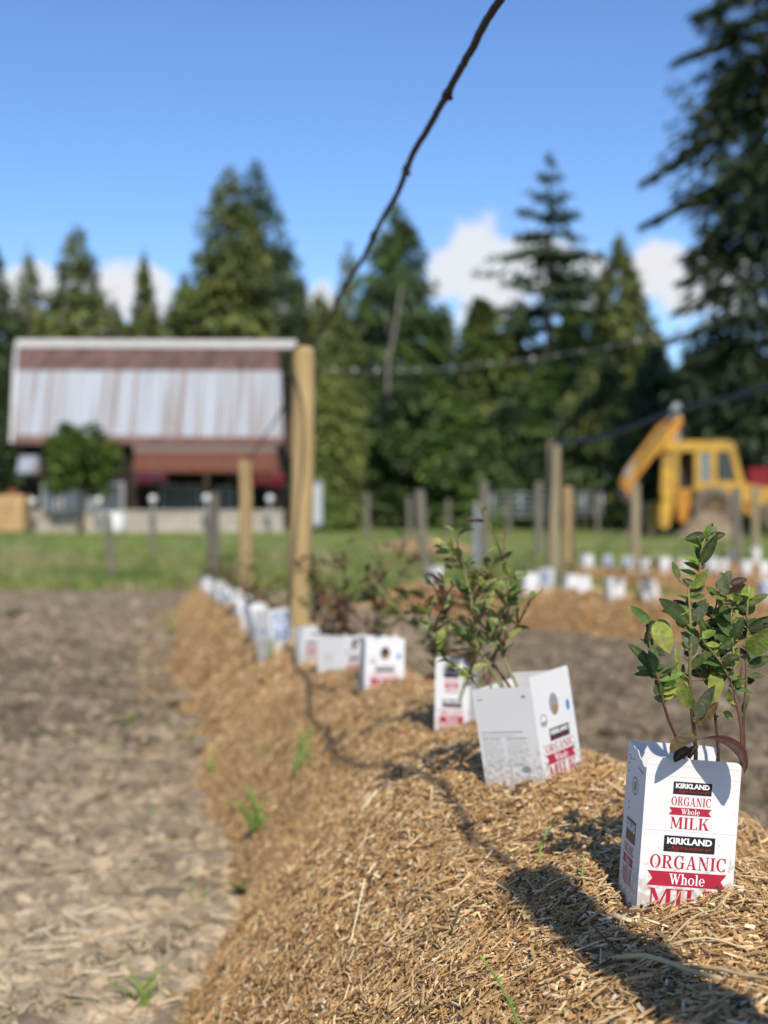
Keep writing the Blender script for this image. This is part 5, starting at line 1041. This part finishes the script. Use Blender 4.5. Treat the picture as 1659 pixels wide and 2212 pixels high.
def wheel(px, py, rpx, y0, w_):
    R = rpx * k_; cx, cz = Q(px, py); n = 28; prof = [(0.55, 0), (0.86, 0), (1.0, .12), (1.0, .88), (.86, 1), (.55, 1)]
    V = [(cx + R * pr * math.cos(6.2832 * i / n), y0 + w_ * q_, cz + R * pr * math.sin(6.2832 * i / n)) for i in range(n) for pr, q_ in prof]; m = len(prof)
    Fc = [(i * m + j, i * m + (j + 1) % m, ((i + 1) % n) * m + (j + 1) % m, ((i + 1) % n) * m + j) for i in range(n) for j in range(m)]
    mb = MB().add(V, Fc)
    for i in range(18):                  # tread lugs
        a = 6.2832 * i / 18; c_, s_ = math.cos(a), math.sin(a); mb.bar((cx + R * c_, y0 + .02, cz + R * s_), (cx + R * math.cos(a + .12), y0 + w_ - .02, cz + R * math.sin(a + .12)), .07)
    tr = mb.build('wheel', M_DUST, bh, True); tr['label'] = 'dusty tyre'
    V, Fc = tube([(cx, y0 + w_ * .12, cz), (cx, y0 + w_ * .25, cz), (cx, y0 + w_ * .75, cz), (cx, y0 + w_ * .88, cz)], [R * .2, R * .56, R * .56, R * .2], 20); MB().add(V, Fc).build('rim', mat('rusty rim', (.16, .10, .05), .8, .2, 8), tr, True)
wheel(1530, 1097, 44, -.95, .42); wheel(1530, 1097, 44, .6, .42); wheel(1662, 1112, 29, -.8, .3); wheel(1662, 1112, 29, .6, .3)
slab('bonnet', [(1598, 1062), (1602, 1046), (1680, 1056), (1690, 1092), (1612, 1094)], -.36, .42, M_YEL)
for s_ in (-.62, .58): slab('loader_arm', [(1592, 1056), (1606, 1052), (1640, 1068), (1690, 1098), (1700, 1116), (1684, 1116), (1636, 1092), (1600, 1084)], s_, s_ + .13, M_YEL)
slab('loader_bucket', [(1690, 1100), (1722, 1098), (1728, 1136), (1700, 1136)], -1.0, 1.0, M_YEL)
slab('side_box', [(1596, 1090), (1628, 1096), (1620, 1116), (1600, 1112)], -.7, -.62, M_ORG)

def pile(px, py, d, wpx, hpx, label, seed):
    r = np.random.default_rng(seed); p = P(px, py, d); p.z = float(ground_z(p.x, p.y)) - .05; n = 48; g = np.linspace(-1.15, 1.15, n); GX, GY = np.meshgrid(g, g); rr = np.sqrt(GX ** 2 + GY ** 2)
    hh = np.clip(1 - rr, -.1, 1) ** 1.0 if False else np.maximum(np.cos(np.clip(rr, 0, 1.1) * 1.5), -.1); H_ = hpx / F * d; W_ = wpx / F * d / 2
    Zp = H_ * (hh * (1 + .25 * fbm(GX + seed, GY, .5, seed, 4)) + .10 * fbm(GX, GY + seed, .12, seed + 1, 3)); ii = np.arange(n * n).reshape(n, n)
    q_ = np.stack([ii[:-1, :-1], ii[:-1, 1:], ii[1:, 1:], ii[1:, :-1]], -1).reshape(-1, 4)
    o = link_mesh('dirt_pile', np_mesh('dirt_pile', np.stack([GX * W_, GY * W_ * .7, Zp], -1), q_, mat('pile earth', (0.30, 0.225, 0.145), .95, .25, 3, bump=.5, bscale=9), None, True)); o.location = p; tag(o, label, 'dirt pile')
pile(1532, 1142, 44.6, 150, 62, 'low brown dirt pile hiding the rear wheel of the yellow machine', 3)
pile(1400, 1140, 49.5, 110, 80, 'brown dirt heap behind the bucket of the yellow machine', 8)

# red pickup at the right edge
D2 = 50.5; k2 = D2 / F; pk = empty('pickup_truck', P(1680, 1112, D2)); tag(pk, 'red pickup truck half out of the frame behind the yellow backhoe', 'pickup truck')
def Q2(px, py): return ((px - 1680) * k2, (1112 - py) * k2)
def slab2(name, pts, y0, y1, m, par=pk): return MB().prism([Q2(*p) for p in pts][::-1], y0, y1).build(name, m, par)
bd = slab2('body', [(1600, 1092), (1598, 1052), (1604, 1046), (1668, 1044), (1760, 1048), (1800, 1058), (1806, 1092)], -.9, .9, M_CRED)
slab2('cab', [(1650, 1044), (1664, 1014), (1672, 1010), (1722, 1010), (1748, 1046)], -.78, .78, M_CRED)
slab2('bed_cover', [(1602, 1046), (1606, 1012), (1650, 1010), (1652, 1044)], -.8, .8, M_CRED)
for s_ in (-.80, .785): slab2('window', [(1672, 1040), (1680, 1018), (1716, 1018), (1732, 1042)], s_, s_ + .015, M_GLASS)
for px in (1632, 1768):
    cx, cz = Q2(px, 1094)
    for yy in (-.95, .7):
        V, Fc = tube([(cx, yy, cz), (cx, yy + .04, cz), (cx, yy + .22, cz), (cx, yy + .25, cz)], [.27, .33, .33, .27], 20); wl = MB().add(V, Fc).build('wheel', M_DARK, pk, True)
        V, Fc = tube([(cx, yy - .012, cz), (cx, yy + .05, cz)], [.17, .19], 16); MB().add(V, Fc).build('rim', M_GALV, wl, True)

# ------------------------------------------------------------------ trees
def sprays(pts, dirs, L, Wd, cols, r, hang=0.3):
    n = len(pts); up = np.array([0, 0, 1.0]); d = dirs / np.linalg.norm(dirs, axis=1, keepdims=True)
    s_ = np.cross(d, r.normal(0, 1, (n, 3))); s_ /= np.linalg.norm(s_, axis=1, keepdims=True) + 1e-9
    s2 = np.cross(d, up); s2 /= np.linalg.norm(s2, axis=1, keepdims=True) + 1e-9; s_ = s_ * .6 + s2 * .8 * np.sign(r.normal(0, 1, (n, 1)))
    V = np.stack([pts - d * (L * .5)[:, None], pts + s_ * (Wd * .5)[:, None], pts + d * (L * .5)[:, None] - up * (L * hang)[:, None], pts - s_ * (Wd * .5)[:, None]], 1)
    return V.reshape(-1, 3), np.arange(n * 4).reshape(-1, 4), np.repeat(cols, 4, 0)
def conifer_data(H, R, seed, n, pal, style='cedar', card=.55, power=.8, bare=.06, extra=(), slope=2.2):
    r = np.random.default_rng(seed); parts = []
    nb = int(H / (.42 if style == 'fir' else .30)) * (6 if style == 'fir' else 8)
    tb = bare + (1 - bare) * r.random(nb) ** 1.25
    if style == 'fir': lv = np.round(tb * H / 1.05) / (H / 1.05); tb = np.clip(lv + r.normal(0, .006, nb), bare, .995)
    ph = r.random(nb) * 6.283; lump = .74 + .30 * np.sin(ph * 2 + tb * 9 + seed) * np.cos(tb * 17 + seed)
    lump = .82 + (lump - .74) * .6
    prof = np.minimum(1, (1 - tb) * slope) ** power * np.clip(tb / .12, .7, 1)
    Lb = R * prof * lump * r.uniform(.72, 1.18, nb) + .12
    wt = Lb + .25; wt /= wt.sum(); bi = r.choice(nb, n, p=wt); s = r.random(n) ** (.62 if style == 'fir' else .42)
    zb = tb[bi] * H; out = s * Lb[bi]
    droop = (.22 if style == 'fir' else .10) * out * (1 - .55 * tb[bi]) - (.02 * out ** 2 if style == 'fir' else 0) + (0.25 * out * (tb[bi] > .8))*-1
    sp_ = (.10 + .16 * out) if style == 'fir' else (.22 + .22 * out)
    a = ph[bi] + r.normal(0, 1, n) * sp_ / (out + .6)
    pts = np.stack([np.cos(a) * out, np.sin(a) * out, zb - droop + r.normal(0, .10 if style == 'fir' else .28, n)], -1)
    dirs = np.stack([np.cos(a), np.sin(a), np.full(n, -.35 if style == 'cedar' else -.12)], -1) + r.normal(0, .35, (n, 3))
    pal = np.array(pal); bc = pal[r.integers(0, len(pal), nb)]; cols = bc[bi] * r.uniform(.6, 1.4, (n, 1))
    cs = card * r.uniform(.6, 1.3, n) * (.55 + .45 * np.clip((1 - zb / H) * 3, 0, 1))
    parts.append(sprays(pts, dirs, cs, cs * .55, cols, r))
    for (tip, z0, cnt) in extra:          # single long boughs
        tip = np.array(tip, float); base = np.array([0, 0, z0]); s = r.random(cnt) ** .8
        p = base[None] * (1 - s[:, None]) + tip[None] * s[:, None]; p[:, 2] += np.sin(s * 3.14) * .25 + r.normal(0, .13, cnt) * (1.2 - s); p[:, :2] += r.normal(0, .32, (cnt, 2)) * (1.25 - s)[:, None]
        dd = (tip - base)[None] + r.normal(0, .9, (cnt, 3)); c_ = card * r.uniform(.5, 1.1, cnt)
        parts.append(sprays(p, dd, c_, c_ * .5, pal[r.integers(0, len(pal), cnt)] * r.uniform(.6, 1.3, (cnt, 1)), r))
    V = []; Fq = []; Cc = []; o_ = 0
    for v, f, c in parts: V.append(v); Fq.append(f + o_); Cc.append(c); o_ += len(v)
    return np.concatenate(V), np.concatenate(Fq), np.concatenate(Cc)
def leafy_data(H, R, seed, n, pal, card=.5, bottom=.12, clumps=46):
    r = np.random.default_rng(seed); t_ = r.random(clumps); cz = H * (bottom + (1 - bottom) * t_); prof = np.minimum(1, (1.02 - t_) * 2.1) ** .95
    a = r.random(clumps) * 6.283; rr = R * prof * np.sqrt(r.random(clumps)) * .85; c = np.stack([np.cos(a) * rr, np.sin(a) * rr, cz], -1); cr = R * r.uniform(.26, .5, clumps) * (.45 + .55 * np.clip((1.05 - t_) * 2.2, 0, 1))
    k = r.choice(clumps, n, p=cr / cr.sum()); d = r.normal(0, 1, (n, 3)); d /= np.linalg.norm(d, axis=1, keepdims=True); rad = cr[k] * r.random(n) ** .4
    p = c[k] + d * rad[:, None] * np.array([1, 1, .8]); pal = np.array(pal); cols = pal[r.integers(0, len(pal), clumps)][k] * r.uniform(.65, 1.35, (n, 1)); cs = card * r.uniform(.6, 1.3, n)
    v, f, co_ = sprays(p, d + np.array([0, 0, -.3]), cs, cs * .7, cols, r, .1)
    return v, f, co_, c
def tree(name, label, px, pbase, d, data, H, trunk_r, cat='tree', group='trees behind the farm', bark=None, limbs=None):
    p = P(px, pbase, d); p.z = 0.0; root = empty(name, p); tag(root, label, cat, group); v, f, c = data[:3]
    r = random.Random(int(px)); pts = [(r.uniform(-.12, .12) * t_ if 0 < t_ < 1 else 0, r.uniform(-.1, .1) * t_, H * t_ * .97 - (.3 if t_ == 0 else 0)) for t_ in [0, .15, .3, .5, .7, .85, 1]]
    mb = MB(); mb.tube(pts, [trunk_r * (1 - .93 * t_) for t_ in [0, .15, .3, .5, .7, .85, 1]], 10)
    if limbs is not None:
        for cc in limbs[:16]:
            z0 = max(H * .12, cc[2] * .6); a = Vector((0, 0, z0)); b2 = Vector(cc); mb.tube([a, a.lerp(b2, .5) + Vector((0, 0, .2)), b2], [trunk_r * .4, trunk_r * .25, trunk_r * .08], 6)
    mb.build('trunk', bark or M_BARK, root, True)
    link_mesh('crown', np_mesh('crown', v, f, M_CONIF, c), root)
    return root
OL = [(0.155, 0.188, 0.048), (0.195, 0.215, 0.056), (0.121, 0.155, 0.043), (0.087, 0.121, 0.038)]          # olive cedar
BG = [(0.073, 0.121, 0.059), (0.097, 0.145, 0.065), (0.059, 0.097, 0.052)]                                 # blue-green fir
DK = [(0.072, 0.101, 0.040), (0.091, 0.129, 0.047), (0.051, 0.075, 0.034)]                                 # dark fir
PL = [(0.178, 0.202, 0.083), (0.202, 0.214, 0.095), (0.143, 0.166, 0.066)]                                      # pale, thin
LF = [(0.117, 0.186, 0.044), (0.152, 0.228, 0.053), (0.083, 0.138, 0.036), (0.097, 0.152, 0.049)]                # broadleaf
def HH(ptop, d): return P(0, ptop, d).z
def con(label, px, ptop, halfpx, d, seed, pal, style='cedar', n=7000, power=.8, card=.55, name='cedar_tree', bare=.04, extra=(), slope=2.2):
    H = HH(ptop, d); R = halfpx / F * d; return tree(name, label, px, 1120, d, conifer_data(H, R, seed, int(n * 1.7), pal, style, card, power, bare, extra, slope), H, H * .016 + .08)
def lef(label, px, ptop, halfpx, d, seed, pal, n=8000, card=.5, name='broadleaf_tree', bottom=.06, clumps=80, bark=None):
    H = HH(ptop, d); R = halfpx / F * d; dt = leafy_data(H * .97, R, seed, int(n * 1.6), pal, card, bottom, clumps); return tree(name, label, px, 1120, d, dt, H * .9, H * .014 + .06, bark=bark, limbs=dt[3])
con('dark conifer at the left edge behind the barn', -14, 535, 95, 92, 1, DK)
con('pale thin conifer between the left edge and the pointed cedar', 62, 545, 75, 98, 2, PL, n=4200)
con('pointed olive cedar above the left half of the barn roof', 166, 492, 112, 94, 3, OL, power=.72, n=8000)
con('small slender spire conifer above the middle of the barn', 311, 556, 52, 96, 4, OL, n=3600, name='fir_tree', power=.75)
con('low olive conifer filling the gap left of the spire', 245, 655, 90, 99, 5, OL, n=5000)
con('pale olive conifer right of the spire above the barn', 398, 600, 85, 95, 6, PL, n=5200)
con('low pale conifer in the gap above the barn ridge', 340, 660, 80, 102, 7, PL, n=4200)
con('tall olive cedar, left half of the big twin peak', 498, 368, 140, 93, 8, OL, power=.62, n=11000)
con('tall blue-green fir, right half of the big twin peak', 552, 358, 150, 96, 9, BG, 'cedar', power=.66, n=11000, name='fir_tree')
con('dark fir low at the right flank of the twin peak', 640, 600, 80, 90, 10, DK, n=5500, name='fir_tree')
con('olive cedar just behind the top of the tall pine post', 735, 690, 80, 78, 11, OL, n=7500, power=.55)
con('dark green tree behind the overhead hose, with a rounded point', 856, 448, 112, 88, 12, LF[2:] + DK + LF[:1], n=10000, power=.62, name='broadleaf_tree', slope=2.8)
con('thin pale tree left of the dark pointed one', 752, 540, 62, 92, 13, PL + LF, n=2000, power=.6, name='broadleaf_tree')
con('open tiered fir standing against the white cloud', 1186, 328, 205, 86, 14, BG + DK, 'fir', n=8500, power=.95, name='fir_tree', card=.5)
con('olive cedar between the tiered fir and the big right fir', 1338, 520, 95, 84, 15, OL, power=.62, n=8000)
lef('mid green broadleaf tree under the cloud', 1040, 640, 105, 82, 16, LF + OL, n=8500)
lef('broadleaf tree in front of the tiered fir', 1235, 672, 110, 80, 17, LF + OL[2:], n=9500)
lef('low bright green broadleaf tree right of centre', 1000, 850, 90, 66, 18, LF, n=7000, card=.4)
lef('low dark broadleaf tree behind the pale cord', 880, 800, 100, 70, 19, DK + LF[2:], n=8000, card=.4)
lef('dark bushy tree left of the tall sun-bleached post', 1120, 830, 100, 68, 20, DK + LF[2:], n=8000, card=.4)
con('olive cedar behind the tall sun-bleached post', 1290, 790, 110, 66, 21, OL[1:] + DK, n=8000, power=.55, card=.42)
con('yellow-green cedar right behind the tall pine post', 722, 800, 62, 60, 22, OL[:2] + LF[1:2], n=6000, power=.5, card=.38)
con('dark conifer behind the boom of the yellow machine', 1420, 760, 100, 72, 23, DK + OL[3:], n=7000, power=.55, card=.42)
con('dark conifer right behind the cab of the yellow machine', 1545, 720, 130, 70, 24, DK, n=9000, power=.5, card=.45, name='fir_tree')
lef('dark shrubby tree behind the right end of the barn', 655, 900, 70, 74, 25, DK + LF[2:], n=6000, card=.4)
lef('dark shrubby tree at the left end of the barn', 5, 800, 60, 76, 26, DK, n=6000, card=.4)
con('pale feathery tree below the white cloud, left of centre right', 958, 668, 75, 90, 31, PL + LF, n=4200, power=.6, name='broadleaf_tree')
con('soft green tree in the gap left of the tiered fir', 1118, 655, 85, 88, 32, LF + OL, n=5200, power=.6, name='broadleaf_tree')
con('thin pale tree in the sky gap left of the huge fir', 1405, 690, 60, 86, 33, PL + OL, n=3200, power=.6, name='broadleaf_tree')
con('olive tree filling the gap just right of the tall pine post', 690, 640, 75, 90, 34, OL, n=5200, power=.6)
# bare pale trunk among the trees
root = empty('dead_tree', P(838, 1120, 74)); tag(root, 'bare pale dead trunk standing out against the dark trees', 'dead tree', 'trees behind the farm'); root.location.z = 0; O = Vector(root.location)
mb = MB(); mb.tube([P(842, 1130, 74) - O, P(838, 850, 74) - O, P(838, 780, 74) - O, P(852, 720, 74) - O, P(862, 660, 74) - O, P(866, 620, 74) - O], [.10, .09, .09, .10, .08, .04], 10); mb.build('trunk', M_BIRCH, root, True)
mb = MB(); mb.tube([P(848, 740, 74) - O, P(836, 700, 73.7) - O, P(832, 668, 73.5) - O], [.06, .05, .025], 8); mb.build('limb', M_BIRCH, root, True)
# the great fir at the right
TX, TD = 1735, 56.0; H = 34.0; pbase = P(TX, 1120, TD)
def bough(px, py, rise, cnt=330): t_ = P(px, py, TD - 1.2); return ((t_.x - pbase.x, t_.y - pbase.y, t_.z), t_.z + rise * 1.33, int(cnt * 1.1))
ex = [bough(1388, 398, 2.6, 520), bough(1384, 492, 1.9, 600), bough(1455, 138, 1.2, 430), bough(1502, 34, 1.0, 380), bough(1478, 300, 1.8), bough(1472, 330, 1.9), bough(1492, 255, 1.6), bough(1476, 560, 1.4, 380), bough(1470, 612, 1.3, 380), bough(1455, 678, 1.1, 330), bough(1430, 742, .9, 260), bough(1460, 800, 1.0, 420), bough(1440, 860, .9, 420), bough(1455, 930, .8, 420), bough(1530, 200, 1.7, 420), bough(1560, 90, 1.4, 420), bough(1540, 420, 2.0, 420), bough(1520, 520, 1.6, 420), bough(1500, 440, 1.8, 420)]
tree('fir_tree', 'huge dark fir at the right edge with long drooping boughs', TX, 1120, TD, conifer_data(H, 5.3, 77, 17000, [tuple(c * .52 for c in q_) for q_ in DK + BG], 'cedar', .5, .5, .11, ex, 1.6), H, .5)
# round garden tree in front of the barn
D3 = 57.2; root = empty('garden_tree', P(174, 1150, D3)); tag(root, 'small round garden tree before the left half of the barn', 'tree'); O = Vector(root.location)
c = P(180, 990, D3) - O; R3 = 98 * D3 / F; r = np.random.default_rng(5); n = 7000; cl = r.normal(0, 1, (40, 3)); cl /= np.linalg.norm(cl, axis=1, keepdims=True); cl = cl * (R3 * .80 * r.random((40, 1)) ** .35) * np.array([1.0, 1, .74]) + np.array(c); cl[:4] += np.array([.1, 0, .45]); cl[4:12] += np.array([0, 0, -.35])
k = r.integers(0, 40, n); d = r.normal(0, 1, (n, 3)); d /= np.linalg.norm(d, axis=1, keepdims=True); p = cl[k] + d * (R3 * r.uniform(.16, .40, 40)[k][:, None] * r.random((n, 1)) ** .45); cs = .26 * r.uniform(.6, 1.3, n); pal = np.array([(0.14, 0.20, 0.042), (0.18, 0.235, 0.05), (0.10, 0.15, 0.034)])
v, f, co_ = sprays(p, d, cs, cs * .6, pal[r.integers(0, 3, 40)][k] * r.uniform(.7, 1.3, (n, 1)), r, .15); link_mesh('crown', np_mesh('crown', v, f, M_CONIF, co_), root)
mb = MB(); mb.tube([(0, 0, -.15), (.03, 0, .8), (c.x * .5, 0, c.z * .75), (c.x, 0, c.z + .3)], [.13, .10, .09, .03], 9)
for kk in range(7): b2 = Vector(cl[kk]); a = Vector((c.x * .4, 0, c.z * .6)); mb.tube([a, a.lerp(b2, .6), b2], [.06, .04, .015], 6)
mb.build('trunk', M_BARK, root, True)
# far-off woods behind everything
r = np.random.default_rng(8); n = 26000; x = r.uniform(-75, 75, n); z = r.random(n) ** .8 * (10.5 + 3.5 * fbm(x, 0 * x, 9, 3, 3)); y = 112 + r.normal(0, 2.5, n); cs = 1.1 * r.uniform(.6, 1.3, n)
v, f, co_ = sprays(np.stack([x, y, z], -1), r.normal(0, 1, (n, 3)), cs, cs * .7, np.array(DK + OL[2:])[r.integers(0, 5, n)] * r.uniform(.7, 1.3, (n, 1)), r)
o = link_mesh('woods', np_mesh('woods', v, f, M_CONIF, co_)); tag(o, 'far dark woods closing the gaps between the trees', 'woods', kind='stuff')
